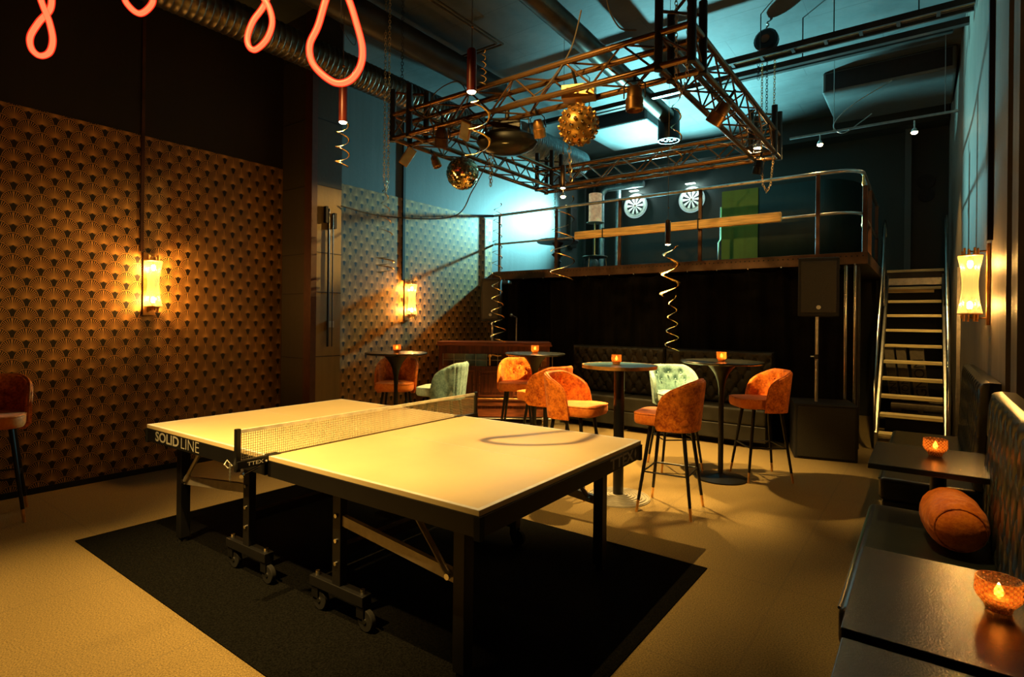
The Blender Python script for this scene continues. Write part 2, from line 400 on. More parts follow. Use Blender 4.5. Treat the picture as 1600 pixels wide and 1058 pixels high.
MB().box(XL, 3.93, .05, XL+.008, 7.33, 3.134).build('wallpaper_sheet', m_paper, wl, smooth=False)
struct(MB().box(XL, YF, 0, XL+.018, 3.538, .05).build('baseboard_left', m_blackm, smooth=False))
# concrete pillar with a steel corner guard and lighter pour joints
pil = struct(MB().box(XL, 3.54, 0, -5.30, 3.925, ZC).build('pillar_left', m_pillar, smooth=False)); 
m_amberlit = wall_paint('amber_lit_concrete', (.22,.15,.05)); MB().box(-5.302, 3.602, 0, -5.2955, 3.922, 2.9).build('amber_light_sheet', m_amberlit, pil, smooth=False)  # thin sheet with the amber light on this side put into its colour
m_guard = simple('red_brown_corner_guard', (.06,.02,.010), .5, .3)  # guard in a dark red-brown tone
MB().poly([(-5.41, 3.532), (-5.28, 3.532), (-5.28, 3.60), (-5.29, 3.60), (-5.29, 3.542), (-5.41, 3.542)], 0, ZC).build('corner_guard', m_guard, pil, smooth=False)
for z in (.33, 1.02, 1.72, 2.15, 2.88, 3.6, 4.3):
    MB().box(XL+.002, 3.534, z, -5.41, 3.545, z+.008).box(-5.304, 3.60, z+.02, -5.293, 3.926, z+.028).build('pour_joint', m_blackm, pil, smooth=False)
# cable trunking strips running up from the wall lamps
struct(MB().box(XL, 2.118, 2.06, XL+.022, 2.145, ZC).build('trim_1', m_post, smooth=False))
struct(MB().box(XL, 5.33, 2.0, XL+.025, 5.37, ZC).build('trim_2', m_blackm, smooth=False))
struct(MB().box(xr(5.1)-.03, 5.08, 2.05, xr(5.1)+.01, 5.15, ZC).build('trim_3', m_blackm, smooth=False))
# gallery floor and its perforated bronze edge
gal = struct(MB().box(XL+.001, 7.42, 2.14, -.54, YB-.001, 2.262).build('gallery_floor', m_dark_steel, smooth=False))
fas = struct(MB().box(XL+.002, 7.37, 2.135, -.53, 7.41, 2.268).build('trim_4', m_fascia, smooth=False, bevel=.003))
holes = MB()
for i in range(96):
    x = XL+.08+i*.0547
    holes.cyl((x, 7.366, 2.225), (x, 7.372, 2.225), .009, n=6)
stuff(holes.build('punched_hole', m_blackm, fas, smooth=False))
g2 = struct(MB().box(-.56, 7.41, 2.135, -.53, YB-.01, 2.268).build('trim_5', m_fascia, smooth=False))
# landing beside the gallery at the stair head
struct(MB().box(-.52, 10.05, 2.14, xr(10)-.01, YB-.001, 2.262).build('landing_floor', m_dark_steel, smooth=False))
# back column with bright cold edge, right of the gallery
struct(MB().box(-.28, 10.36, 2.27, -.20, YB-.001, ZC-.3).build('trim_6', m_wallgrey, smooth=False))
struct(MB().box(XL, 10.15, 4.42, .24, YB-.001, ZC).build('beam_back', m_walldark, smooth=False))
# steel column at the gallery corner
colm = struct(MB().box(-.79, 7.50, 0, -.62, 7.53, 2.135).box(-.79, 7.66, 0, -.62, 7.69, 2.135).box(-.715, 7.53, 0, -.695, 7.66, 2.135).build('column_steel', m_dark_steel, smooth=False, bevel=.004))
MB().cyl((-.745, 7.44, 0), (-.745, 7.44, 2.13), .020).build('downpipe', m_chrome, colm); MB().cyl((-.655, 7.44, 0), (-.655, 7.44, 2.13), .014).build('downpipe', m_chrome, colm)

# ------------------------------------------------------------------ railing
rail = thing('gallery_railing', 'steel tube railing with bronze posts round the gallery edge', 'railing', (-3, 7.39, 2.262))
def L(x, y, z): return (x+3, y-7.39, z-2.262)
def rail_path(z):
    pts = [L(-5.84, 7.39, z), L(-5.73, 7.39, z), L(-1.03, 7.39, z), L(-.85, 7.39, z)]
    for k in range(1, 9):
        a = k/8*pi/2; pts.append(L(-.85+.25*sin(a), 7.64-.25*cos(a), z))
    pts += [L(-.60, 7.9, z), L(-.60, 9.9, z)]
    return pts
MB().tube(rail_path(3.21), .022, 10).build('top_rail', m_steel, rail)
MB().tube(rail_path(2.73), .017, 10).build('middle_rail', m_steel, rail)
for x in (-5.727, -4.62, -3.55, -2.40, -1.03): MB().box(*L(x-.022, 7.37, 2.262), *L(x+.022, 7.41, 3.2)).build('post', m_post, rail, smooth=False, bevel=.004)
MB().box(*L(-.60, 7.55, 2.262), *L(-.55, 7.62, 3.05)).build('post', m_post, rail, smooth=False, bevel=.004)
for y in (8.6, 9.8): MB().box(*L(-.62, y, 2.262), *L(-.58, y+.05, 3.2)).build('post', m_post, rail, smooth=False)
for z in (3.10, 2.62): MB().sphere(L(-.60, 7.68, z), .03, 12, 8, (.7,.7,1.3)).cyl(L(-.60, 7.66, z), L(-.60, 7.66, z+.09), .012).build('rail_bracket', m_brass, rail)
bm_ = MB().box(-1.42, -.03, -.058, 1.42, .03, .058).build('wooden_plank', m_wood_beam, None, smooth=False, bevel=.012, loc=(-2.83, 7.325, 2.737))
tag(bm_, 'long pale oak plank tied along the front of the gallery railing', 'plank')
for i, x in enumerate((-.95, .43)): MB().box(x-.008, -.036, -.066, x+.008, .036, .075).build('strap', m_blackm, bm_, smooth=False)

# ------------------------------------------------------------------ curtain
def cur(u, v):
    x = -5.6+u*4.95; sc = .035*abs(sin(u*pi*13))*(v**8)
    z = .02+v*2.10-sc
    return (x, 7.46+.022*sin(u*95)+.012*sin(u*233+v*2), z)
ct = MB().grid(cur, 320, 14).build('stage_curtain', m_curtain, thick=.004)
tag(ct, 'black cloth curtain hung under the gallery edge from small hooks', 'curtain')
hk = MB()
for i in range(14): hk.sphere((-5.6+i/13*4.95, 7.36, 2.13), .010, 6, 4)
stuff(hk.build('curtain_hook', m_steel, ct))

# ================================================================== TRUSS
tr = thing('lighting_truss', 'square ring of dull metal box truss hung from chains over the bar tables', 'truss', (-2.865, 5.31, 3.3))
TX0, TX1, TY0, TY1, TZ, TW, RC = -1.535, 1.535, -1.44, 1.44, 0.0, .24, .0245
def side(axis, fixed, a0, a1, inner):
    """box truss beam; fixed = outer coordinate, inner = direction to the inside"""
    f2 = fixed+inner*TW
    def P(a, f, z): return (a, f, z) if axis == 'x' else (f, a, z)
    for f in (fixed, f2):
        for z in (TZ, TZ+TW):
            q0, q1 = (a0, a1)
            rod('chord', P(q0, f, z), P(q1, f, z), RC, m_truss, tr, 12)
    n = 10; s0, s1 = a0+TW+.04, a1-TW-.04; st = (s1-s0)/n
    for k in range(n):
        aA, aB = s0+k*st, s0+(k+1)*st
        z0, z1 = (TZ, TZ+TW) if k % 2 == 0 else (TZ+TW, TZ)
        rod('brace', P(aA, fixed, z0), P(aB, fixed, z1), .0085, m_truss, tr)
        rod('brace', P(aA, f2, z1), P(aB, f2, z0), .0085, m_truss, tr)
        fa, fb = (fixed, f2) if k % 2 == 0 else (f2, fixed)
        rod('brace', P(aA, fa, TZ), P(aB, fb, TZ), .0085, m_truss, tr)
        rod('brace', P(aA, fb, TZ+TW), P(aB, fa, TZ+TW), .0085, m_truss, tr)
side('x', TY0, TX0, TX1, 1); side('x', TY1, TX0, TX1, -1)
side('y', TX0, TY0, TY1, 1); side('y', TX1, TY0, TY1, -1)
for sx_ in (-1, 1):
    for sy_ in (-1, 1):
        cx, cy = TX1*sx_, TY1*sy_
        for dx_ in (0, -sx_*TW):
            for dy_ in (0, -sy_*TW):
                rod('corner_post', (cx+dx_, cy+dy_, -.03), (cx+dx_, cy+dy_, .50), .031, m_dark_steel, tr, 12)
        rod('brace', (cx, cy, .47), (cx-sx_*TW, cy-sy_*TW, .47), .012, m_truss, tr)
        rod('brace', (cx-sx_*TW, cy, .40), (cx, cy-sy_*TW, .40), .012, m_truss, tr)
        rod('brace', (cx, cy, .03), (cx-sx_*TW, cy, .22), .0085, m_truss, tr)
        rod('brace', (cx, cy, .22), (cx, cy-sy_*TW, .03), .0085, m_truss, tr)

# ------------------------------------------------------------------ chains and hoists
def chain(name, pts, link, mat, label, group=None, r=.0032, parent=None):
    """links along a polyline"""
    mb = MB(); P = [Vector(p) for p in pts]; step = link*.72
    k = 0; carry = 0
    for a, c in zip(P[:-1], P[1:]):
        d = c-a; Ln = d.length; t = d.normalized(); s0 = carry
        while s0 < Ln:
            ctr = a+t*s0; e = t.orthogonal().normalized(); f = t.cross(e)
            if k % 2: e, f = f, e
            ring = [ctr+t*(link*.5*cos(q))+e*(link*.28*sin(q)) for q in [2*pi*i/8 for i in range(8)]]
            mb.tube(ring, r, 4, closed=True); k += 1; s0 += step
        carry = s0-Ln
    o = mb.build(name, mat, parent)
    if label: tag(o, label, 'chain', group)
    return o
m_chain = simple('chain_steel', (.80,.56,.28), .35, .9, var=.3)
m_chaind = simple('chain_dark', (.05,.045,.04), .4, .8, var=.3)
cxs = {'nl': (-4.47, 3.80), 'nr': (-1.42, 3.84), 'fr': (-1.38, 6.66), 'fl': (-3.1, 4.3)}
x, y = -4.44, 3.80
chain('chain_loop', [(x, y, 4.7), (x, y, 2.86), (x+.03, y, 2.74), (x+.06, y, 2.86), (x+.06, y, 4.7)], .04, m_chain, 'long doubled chain hanging past the left front corner of the truss')
chain('hoist_chain', [(x+.14, y+.1, 4.7), (x+.14, y+.1, 3.8)], .045, m_chaind, 'dark lifting chain above the left front truss corner')
x, y = -1.44, 3.98
chain('chain_loop', [(x-.05, y, 4.7), (x-.04, y, 3.22), (x-.0, y, 3.12), (x+.04, y, 3.22), (x+.06, y, 4.7)], .04, m_chain, 'bronze chain loop hanging at the near right truss corner')
chain('hoist_chain', [(x, y+.05, 4.7), (x, y+.05, 3.8)], .045, m_chaind, 'dark lifting chain above the near right truss corner')
x, y = -1.46, 6.60
chain('chain_loop', [(x-.02, y, 4.47), (x-.02, y, 3.2), (x, y, 2.98), (x+.04, y, 2.90), (x+.08, y, 2.98), (x+.10, y, 3.2), (x+.11, y, 4.47)], .04, m_chain, 'thin chain loop hanging from the far right hoist')
chain('hoist_chain', [(x+.03, y, 4.47), (x+.03, y, 3.78)], .045, m_chaind, 'dark lifting chain above the far right truss corner')
ho = thing('chain_hoist', 'round black chain hoist hanging under the ceiling above the far right truss corner', 'hoist', (x+.02, y, 4.56))
MB().lathe([(.0,-.06),(.10,-.06),(.125,-.035),(.125,.035),(.10,.06),(0,.06)], 20, m=Matrix.Rotation(pi/2, 4, 'X') @ Matrix.Identity(4)).build('drum', m_black, ho)
MB().tube([(0,0,.12),(0,0,.15),(.02,0,.165),(.02,0,.18),(0,0,.195)], .010, 8).build('hook', m_steel, ho)
MB().cyl((0,-.062,0), (0,-.068,0), .045).build('badge', m_redhot if 0 else m_fascia, ho)
chain('chain_bag', [(x-.06, y, 4.46), (x-.06, y, 4.16)], .05, m_chaind, 'short dark chain bundle hanging under the hoist')
# chain ends hanging inside the ring
chain('hanging_chain', [(-2.42, 4.06, 3.2), (-2.42, 4.06, 2.86), (-2.40, 4.06, 2.62)], .055, m_chain, 'bright chain hanging below the gold ball')
chain('hanging_chain', [(-3.33, 4.12, 3.06), (-3.31, 4.12, 2.72), (-3.28, 4.12, 3.06)], .045, m_chain, 'doubled chain hanging under the black effect light')
chain('hanging_chain', [(-4.22, 6.70, 3.28), (-4.22, 6.70, 2.90)], .045, m_steel, 'thin steel chain at the far left truss corner')

# ------------------------------------------------------------------ lights on the truss
t = thing('gold_ball_light', 'gold ball light studded with small lenses under a gold box', 'light', (-2.30, 4.0, 3.06))
MB().sphere((0,0,0), .155, 36, 22).build('ball', m_gold, t)
ln_ = MB(); lg = MB(); n_ = 90
for i in range(n_):
    zz = 1-2*(i+.5)/n_; a = i*2.39996; rr = sqrt(1-zz*zz); d = Vector((rr*cos(a), rr*sin(a), zz))
    if d.z > .93: continue
    ln_.cyl(d*.150, d*.170, .0155, .0140, 12, caps=False); lg.sphere(d*.158, .0115, 8, 5)
stuff(ln_.build('lens_collar', m_gold, t)); stuff(lg.build('lens', m_chrome, t))
MB().cyl((0,0,.14), (0,0,.21), .028).build('neck', m_goldbox, t)
RB = Matrix.Rotation(.36, 4, 'Z')
MB().box(-.135, -.065, .205, .135, .065, .315, RB).build('control_box', m_goldbox, t, smooth=False, bevel=.004)
for k, xx in enumerate((-.11, -.085, -.06, -.03, 0, .03, .07, .10)):
    MB().box(xx-.008, -.069, .235+.028*(k % 2), xx+.01, -.064, .262+.028*(k % 2), RB).build('dial', (m_plate, m_redhot, m_blackm)[k % 3] if k % 3 != 1 else m_fascia, t, smooth=False)
MB().cyl((0,-.04,.31), (0,-.11,.42), .012).build('hook_clamp', m_black, t)

t = thing('disco_ball', 'mirror tiled disco ball hanging on the left of the truss ring', 'disco ball', (-4.16, 4.68, 3.087))
mt = MB(); R0 = .180; nv = 24
for j in range(nv):
    t0, t1 = pi*j/nv+.008, pi*(j+1)/nv-.008; tm = (t0+t1)/2; nu = max(4, int(48*sin(tm)))
    for i in range(nu):
        a0, a1 = 2*pi*i/nu+.008/max(.15, sin(tm)), 2*pi*(i+1)/nu-.008/max(.15, sin(tm))
        j1, j2 = random.uniform(-.0035, .0035), random.uniform(-.0035, .0035)
        q = [(t0, a0, j1), (t1, a0, j2), (t1, a1, -j1), (t0, a1, -j2)]
        mt.add([(((R0+e)*sin(t_)*cos(a_)), (R0+e)*sin(t_)*sin(a_), (R0+e)*cos(t_)) for t_, a_, e in q], [(0,1,2,3)])
m_mirror = simple('mirror_tile', (.95,.74,.42), .16, 1., var=.05)
stuff(mt.build('mirror_tile', m_mirror, t, smooth=False))
MB().sphere((0,0,0), .175, 24, 16).build('ball_core', m_blackm, t)
MB().cyl((0,0,.170), (0,0,.195), .02).build('cap', m_steel, t); MB().cyl((0,0,.19), (0,0,.23), .003, n=6).build('hanging_wire', m_cable, t)

def par(loc, tilt, rz, label, s=1., mat=None, grp=None):
    t = thing('stage_lamp', label, 'light', loc, rz, grp); t.rotation_euler = (tilt, 0, rz)
    mat = mat or m_brassd
    MB().lathe([(.0,.09),(.035,.088),(.055,.06),(.058,.0),(.066,-.005),(.066,-.09),(.060,-.095),(.058,-.05),(0,-.05)], 20).build('housing', mat, t)
    MB().tube([(-.078,0,.0),(-.078,0,.10),(-.05,0,.13),(.05,0,.13),(.078,0,.10),(.078,0,0)], .006, 6).build('yoke', m_black, t)
    MB().lathe([(0,-.06),(.05,-.07),(.057,-.062)], 16).build('lens', m_chrome, t)
    MB().cyl((0,0,.13), (0,0,.2), .012).build('clamp', m_black, t)
    t.scale = (s, s, s)
    return t
par((-1.78, 3.93, 3.14), 0, .4, 'small drum shaped stage lamp on the near truss beam right of the gold ball')
par((-2.77, 4.12, 3.16), .5, .2, 'tilted bronze stage lamp on the near truss beam left of the gold ball', .85)
par((-1.35, 4.60, 3.14), .7, 1.4, 'louvred brown stage lamp inside the right truss beam')
par((-3.74, 3.9, 3.2), .4, .8, 'stage lamp in the front left part of the truss with a red reflection', 1.0, m_fascia)
par((-4.16, 4.25, 3.12), -.4, 2.0, 'small clamped lamp deep in the left truss beam', .7)
par((-1.45, 6.35, 3.12), .3, 1., 'small dark lamp under the far right truss corner', .8, m_black)
for (p, rx, rz, lab) in (((-3.42, 3.88, 3.20), .9, .5, 'small flat flood panel tilted under the near truss beam'), ((-4.38, 4.06, 3.16), .35, 1.1, 'small flat flood panel hanging below the left truss beam')):
    t = thing('flood_panel', lab, 'light', p, rz); t.rotation_euler = (rx, .5, rz)
    MB().box(-.05, -.018, -.10, .05, .018, .10).build('panel', m_brassd, t, smooth=False, bevel=.006); MB().box(-.042, -.021, -.09, .042, -.018, .09).build('front_glass', m_plate, t, smooth=False)
t = thing('effect_light', 'large black moon shaped effect light hung inside the left part of the ring', 'light', (-3.13, 4.13, 3.08), .55)
MB().lathe([(0,-.10),(.12,-.09),(.24,-.04),(.285,.02),(.27,.07),(.17,.12),(0,.13)], 28, m=Matrix.Diagonal((1.0,.62,1,1))).build('housing', m_black, t)
MB().box(-.13, -.09, .10, .13, .09, .20).build('driver_box', m_dark_steel, t, smooth=False, bevel=.01)
MB().tube([(-.2,0,.05),(-.2,0,.24),(.2,0,.24),(.2,0,.05)], .012, 6).build('yoke', m_black, t); MB().cyl((0,0,.2),(0,0,.36), .022).build('clamp', m_dark_steel, t)
MB().tube([(-.23+.46*k/12, -.02-.13*sin(pi*k/12), -.03) for k in range(13)], .005, 5).build('rim_trim', m_chrome, t)
# cables wound round the truss
def cable(pts, r, label, mat=m_cable, name='cable'):
    P = [Vector(p) for p in pts]; out = []
    for i in range(len(P)-1):
        p0 = P[max(i-1, 0)]; p1 = P[i]; p2 = P[i+1]; p3 = P[min(i+2, len(P)-1)]
        for k in range(8):
            s_ = k/8; out.append(.5*((2*p1)+(-p0+p2)*s_+(2*p0-5*p1+4*p2-p3)*s_*s_+(-p0+3*p1-3*p2+p3)*s_**3))
    out.append(P[-1]); return tag(MB().tube(out, r, 6).build(name, mat), label, 'cable')
cable([(-4.1,3.85,3.56),(-3.9,3.84,3.4),(-3.8,3.86,3.62),(-3.5,3.85,3.66),(-3.35,3.86,3.5),(-3.2,3.87,3.56)], .006, 'loose cable looped over the near truss beam at the left')
cable([(-2.2,3.85,3.9),(-2.3,3.86,3.62),(-2.5,3.86,3.4),(-2.7,3.9,3.35)], .006, 'thin cable hanging over the near truss beam beside the gold box')
cable([(-1.95,3.9,4.6),(-2.0,3.88,4.0),(-1.9,3.88,3.7),(-1.75,3.88,3.62)], .006, 'cable dropping from the ceiling to the near truss beam')
cable([(-5.28,3.9,2.72),(-5.1,4.4,2.66),(-4.6,5.0,2.7),(-4.2,4.9,2.95),(-3.8,4.7,3.2)], .007, 'dark cable sagging from the pillar to the truss')
cable([(-4.2,3.9,3.32),(-3.4,3.86,3.26),(-2.8,3.86,3.33),(-2.0,3.86,3.27),(-1.6,3.86,3.33)], .005, 'cable taped along the bottom of the near truss beam')

# ================================================================== CEILING THINGS
def duct(name, p0, p1, r, mat, label, rib=.0, step=.12, n=24):
    p0 = Vector(p0); p1 = Vector(p1); Ln = (p1-p0).length; k = int(Ln/step); pts = []
    mb = MB(); N = k*4
    P = [p0+(p1-p0)*i/N for i in range(N+1)]
    mb.tube(P, lambda s_: r*(1+rib*(1 if int(round(s_*N)) % 4 == 0 else 0)), n)
    o = mb.build(name, mat); return tag(o, label, 'duct')
duct('spiral_duct', (-5.05, 1.0, 4.15), (-5.05, 7.0, 4.15), .155, m_duct, 'long ribbed spiral duct under the left ceiling', .035, .06)
duct('flexible_duct', (-4.65, 6.4, 4.05), (-4.65, 8.1, 4.05), .21, m_ductb, 'fat corrugated duct lit blue behind the gold ball', .05, .05)
duct('spiral_duct', (-4.55, 1.2, 4.48), (-4.55, 5.8, 4.48), .15, m_dark_steel, 'smooth dark duct beside the ribbed one, nearer the ceiling', .01, .3)
duct('spiral_duct', (-2.78, 3.2, 4.32), (-2.92, 7.5, 4.32), .105, m_duct, 'slim dark duct running over the truss towards its outlet', .02, .35)
t = thing('duct_outlet', 'black drum shaped duct outlet hanging above the right half of the ring', 'vent', (-2.93, 7.62, 4.0))
MB().lathe([(.14,.42),(.15,.40),(.15,0),(.135,0),(.135,.05),(0,.05)], 28).build('housing', m_black, t)
gg = MB()
for k in range(8): gg.cyl((.09*cos(k*pi/4), .09*sin(k*pi/4), .02), (.09*cos(k*pi/4), .09*sin(k*pi/4), .055), .026, n=10)
gg.cyl((0,0,.02), (0,0,.055), .03); gg.build('nozzle', m_dark_steel, t)
t = thing('ceiling_diffuser', 'round punched metal air diffuser at the end of the slim duct', 'vent', (-2.72, 3.18, 4.12))
MB().lathe([(.0,.18),(.10,.18),(.165,.05),(.165,.0),(.15,-.01),(.14,.01),(0,.01)], 28).build('housing', m_duct, t)
for k in range(9):
    a = k*2*pi/9; MB().sphere((.10*cos(a), .10*sin(a), .0), .028, 10, 5, (1,1,.35)).build('cup', m_steel, t)
for k in range(5):
    a = k*2*pi/5; MB().sphere((.045*cos(a), .045*sin(a), .0), .024, 10, 5, (1,1,.35)).build('cup', m_steel, t)
t = thing('ceiling_fan_grille', 'round wire grille beside the left duct', 'vent', (-4.28, 2.0, 4.05))
for k in range(5): MB().tube([((.03+k*.032)*cos(a), (.03+k*.032)*sin(a), 0) for a in [i*2*pi/20 for i in range(20)]], .004, 4, closed=True).build('ring', m_steel, t)
MB().cyl((0,0,.01), (0,0,.1), .17, n=20).build('fan_drum', m_dark_steel, t)
# ladder shaped cable trays and bare rails crossing the ceiling
def tray(y, x0, x1, z, label, wide=.16):
    t = thing('cable_tray', label, 'cable tray', (x0, y, z))
    for dy in (0, wide): MB().box(0, dy-.012, -.03, x1-x0, dy+.012, .03).build('side_rail', m_dark_steel, t, smooth=False)
    n = int((x1-x0)/.3)
    for k in range(n): MB().box(.1+k*.3, 0, -.02, .13+k*.3, wide, -.01).build('rung', m_dark_steel, t, smooth=False)
    for k in range(3): MB().cyl((0, .04+k*.04, 0), (x1-x0, .04+k*.04, 0), .008, n=6).build('tray_cable', (m_cable, m_brassd, m_cable)[k], t)
    for k in range(3): MB().cyl((.4+k*(x1-x0-.8)/2, wide/2, .03), (.4+k*(x1-x0-.8)/2, wide/2, ZC-z), .006, n=6).build('hanger_rod', m_dark_steel, t)
tray(6.30, -1.85, xr(6.3)-.02, 4.30, 'narrow cable tray with wires high across to the right wall')
t = thing('ceiling_rail', 'plain dark steel rail below the ceiling just beyond the cable tray', 'rail', (-5.0, 6.72, 4.30))
MB().box(0, -.03, -.03, 5.3, .03, .03).build('bar', m_dark_steel, t, smooth=False)
for x in (1.3, 3.9): MB().cyl((x, 0, .03), (x, 0, .46), .007, n=6).build('hanger_rod', m_dark_steel, t)
t = thing('ceiling_rail', 'dark rail across the ceiling behind the duct outlet', 'rail', (-4.6, 7.55, 4.6)); MB().box(0, -.03, -.03, 4.8, .03, .03).build('bar', m_dark_steel, t, smooth=False)
def cassette(x0, y0, x1, y1, z, label):
    t = thing('ceiling_unit', label, 'air unit', ((x0+x1)/2, (y0+y1)/2, ZC)); w2, d2 = (x1-x0)/2, (y1-y0)/2
    MB().box(-w2, -d2, z-ZC, w2, d2, 0).build('casing', m_unit, t, smooth=False, bevel=.03, seg=3)
    MB().box(-w2+.04, -d2-.006, z-ZC+.03, w2-.04, -d2+.01, -.03).build('front_panel', m_blackm, t, smooth=False)
cassette(-4.55, 8.0, -3.42, 9.2, 4.52, 'flat ceiling air unit lit from below beyond the gold ball')
cassette(-1.13, 8.35, xr(9)-.02, 9.7, 4.48, 'long ceiling air unit running to the right wall')
t = thing('ceiling_strip_light', 'unlit pale strip fitting on the ceiling above the red pendants', 'light', (-3.45, 2.6, ZC-.05)); MB().box(-.08, -.9, -.03, .08, .9, .05).build('casing', m_wallgrey, t, smooth=False, bevel=.01)
for (x0, y0, lab) in ((-4.85, 2.4, 'pair of thin conduits under the ceiling at the upper left'),):
    t = thing('conduit_run', lab, 'pipe', (x0, y0, 4.6))
    for k in range(2): MB().tube([(.9+k*.05, 0, 0), (.9+k*.05, 2.6+k*.05, 0), (-.1, 2.6+k*.05, 0)], .012, 6).build('conduit', m_duct, t)
# light track at the right, with two bare spots
t = thing('light_track', 'thin suspended light track in front of the right gallery wall', 'light track', (-1.45, 8.0, 3.86))
MB().box(0, -.012, -.012, 1.72, .012, .012).build('track', m_steel, t, smooth=False)
for x in (.5, 1.6): MB().cyl((x, 0, .012), (x, 0, .89), .004, n=6).build('hanger_rod', m_steel, t)
def tspot(loc, label, s=1.):
    t = thing('track_spotlight', label, 'light', loc)
    MB().cyl((0,0,.03), (0,0,.13*s), .008, n=8).build('stem', m_steel, t)
    MB().lathe([(.0,.045),(.018,.04),(.032,.012),(.034,-.004),(.029,-.004),(.029,.006)], 16).build('shade', m_steel, t)
    MB().sphere((0,0,-.004), .034, 12, 8, (1,1,.8)).build('bulb', m_bulb, t)
SPOTS = [((-1.10, 8.0, 3.73), 'bright bare spotlight on the track, left one'), ((-.13, 8.0, 3.70), 'small spotlight on the track close to the right wall'), ((-1.52, 6.6, 3.40), 'glowing spotlight under the far right truss corner'), ((-3.97, 6.51, 3.15), 'brightest spotlight below the far left truss corner')]
for l, s_ in SPOTS: tspot(l, s_)
cable([(-.35,8.0,4.35),(-.75,8.0,4.15),(-.95,8.0,3.95),(-.85,8.0,3.82),(-.65,8.0,3.93),(-.55,8.0,4.0)], .006, 'curled white lead dangling at the light track', m_steel)

# ------------------------------------------------------------------ pendants
m_pendred = simple('red_brown_pendant', (.16,.020,.012), .38, .2, var=.2)
m_penddk = simple('bronze_pendant', (.08,.045,.02), .34, .6, var=.2)
PL = ['slim dark red pendant over the far end of the ping-pong table', 'slim red pendant in front of the truss, beside the spiral streamer', 'slim bronze pendant behind the far left truss corner', 'slim bronze pendant low in front of the oak plank']
PM = [m_pendred, m_pendred, m_penddk, m_penddk]
for i, p in enumerate(PEND):
    t = thing('pendant_lamp', PL[i], 'lamp', p, 0, 'slim tube pendants')
    MB().lathe([(.0262,.03),(.0262,0),(.0275,0),(.0275,.235),(.02,.245),(0,.245)], 24, caps=False).build('tube_shade', PM[i], t)
    MB().lathe([(0,.006),(.025,.006),(.025,.0),(.018,-.007),(0,-.010)], 20).build('bulb', m_bulb, t)
    MB().cyl((0,0,.245), (0,0,ZC-p[2]), .0025, n=6).build('flex', m_cable, t); MB().sphere((.004,0,.37), .008, 8, 5).build('cord_grip', m_brassd, t)

# ------------------------------------------------------------------ neon loops
def pix(u, v, d):
    cr, sr = cos(ROLL), sin(ROLL); a, b_ = u-800, v-CY; U = a*cr+b_*sr; V = -a*sr+b_*cr
    return Vector((0,0,H))+(right*(U/F)+fwd+up*(-V/F))*d
def neon(pp, depth, label):
    """pp: outline of the hanging loop, metres in the loop's own plane about its lowest point"""
    pts = []; N = len(pp)
    P = [Vector((a, 0, b_)) for a, b_ in pp]
    for i in range(N-1):
        p0 = P[max(i-1, 0)]; p1 = P[i]; p2 = P[i+1]; p3 = P[min(i+2, N-1)]
        for k in range(10):
            s_ = k/10; pts.append(.5*((2*p1)+(-p0+p2)*s_+(2*p0-5*p1+4*p2-p3)*s_*s_+(-p0+3*p1-3*p2+p3)*s_**3))
    pts.append(P[-1]); return pts
def neon_loop(u, v, d, pxpts, r, label):
    base = pix(u, v, d); o = thing('neon_loop', label, 'neon light', base, YAW, 'red neon loops')
    k = d/F
    pts = neon([((a-u)*k, -(b_-v)*k) for a, b_ in pxpts], d, label)
    for i, q in enumerate(pts): q.y = .02*sin(i/len(pts)*2*pi)
    MB().tube(pts, r, 12).build('glowing_core', m_neon, o)
    MB().tube(pts, r*1.42, 12).build('silicone_jacket', m_jacket, o)
neon_loop(527, 130, 2.5, [(560,-150),(545,-70),(512,-20),(494,36),(481,66),(484,92),(500,113),(525,129),(548,125),(564,104),(567,76),(558,40),(546,4),(530,-30),(500,-90),(490,-150)], .0115, 'largest red neon loop, rightmost of the hanging four')
neon_loop(398, 77, 2.9, [(440,-120),(425,-50),(412,0),(392,30),(384,55),(388,72),(400,77),(418,62),(427,38),(422,14),(408,-8),(380,-60),(370,-120)], .0115, 'small red neon loop just left of the largest one')
neon_loop(217, 22, 2.9, [(240,-120),(243,-60),(236,-20),(234,4),(218,21),(201,8),(196,-12),(190,-60),(180,-120)], .0115, 'red neon loop whose bottom just dips into view')
neon_loop(68, 87, 2.9, [(90,-120),(80,-60),(76,-20),(73,10),(55,32),(43,55),(47,75),(62,87),(79,83),(86,64),(81,36),(72,14),(66,-6),(62,-60),(50,-120)], .0115, 'twisted red neon loop at the far left')
cable([pix(533, -40, 2.6), pix(533, 30, 3.68), pix(534, 44, 3.68), pix(552, 70, 3.68), pix(556, 62, 3.68), pix(550, 52, 3.68)], .002, 'thin knotted cord end behind the largest neon loop')

# ------------------------------------------------------------------ streamers
def streamer(top, length, r0, r1, turns, wdt, label, drift=(0,0), ph=0, th=.0):
    top = Vector(top); mb = MB(); N = int(turns*18); vs = []
    for i in range(N+1):
        s_ = i/N; a = ph+2*pi*turns*s_; r = r0+(r1-r0)*s_
        c = top+Vector((drift[0]*s_, drift[1]*s_, -length*s_))
        rad = Vector((cos(a), sin(a), 0))
        p = c+rad*r; tl = Vector((0, 0, 1))*wdt*.5*.35+rad*wdt*.5*.9
        vs += [p-tl, p+tl]
    fs = [(2*i, 2*i+1, 2*i+3, 2*i+2) for i in range(N)]
    mb.add(vs, fs); o = mb.build('spiral_streamer', m_streamer, thick=.0008); return tag(o, label, 'streamer', 'gold spiral streamers')
def pv(u, v, d): return pix(u, v, d)
p = Vector((-3.10, 2.30, 2.74)); streamer(p, .29, .035, .045, 3.0, .012, 'gold spiral streamer hanging below the far red pendant', ph=.3)
p = pv(755, 78, 3.16); streamer(p, .20, .012, .02, 5, .008, 'tight gold curl clinging beside the red pendant')
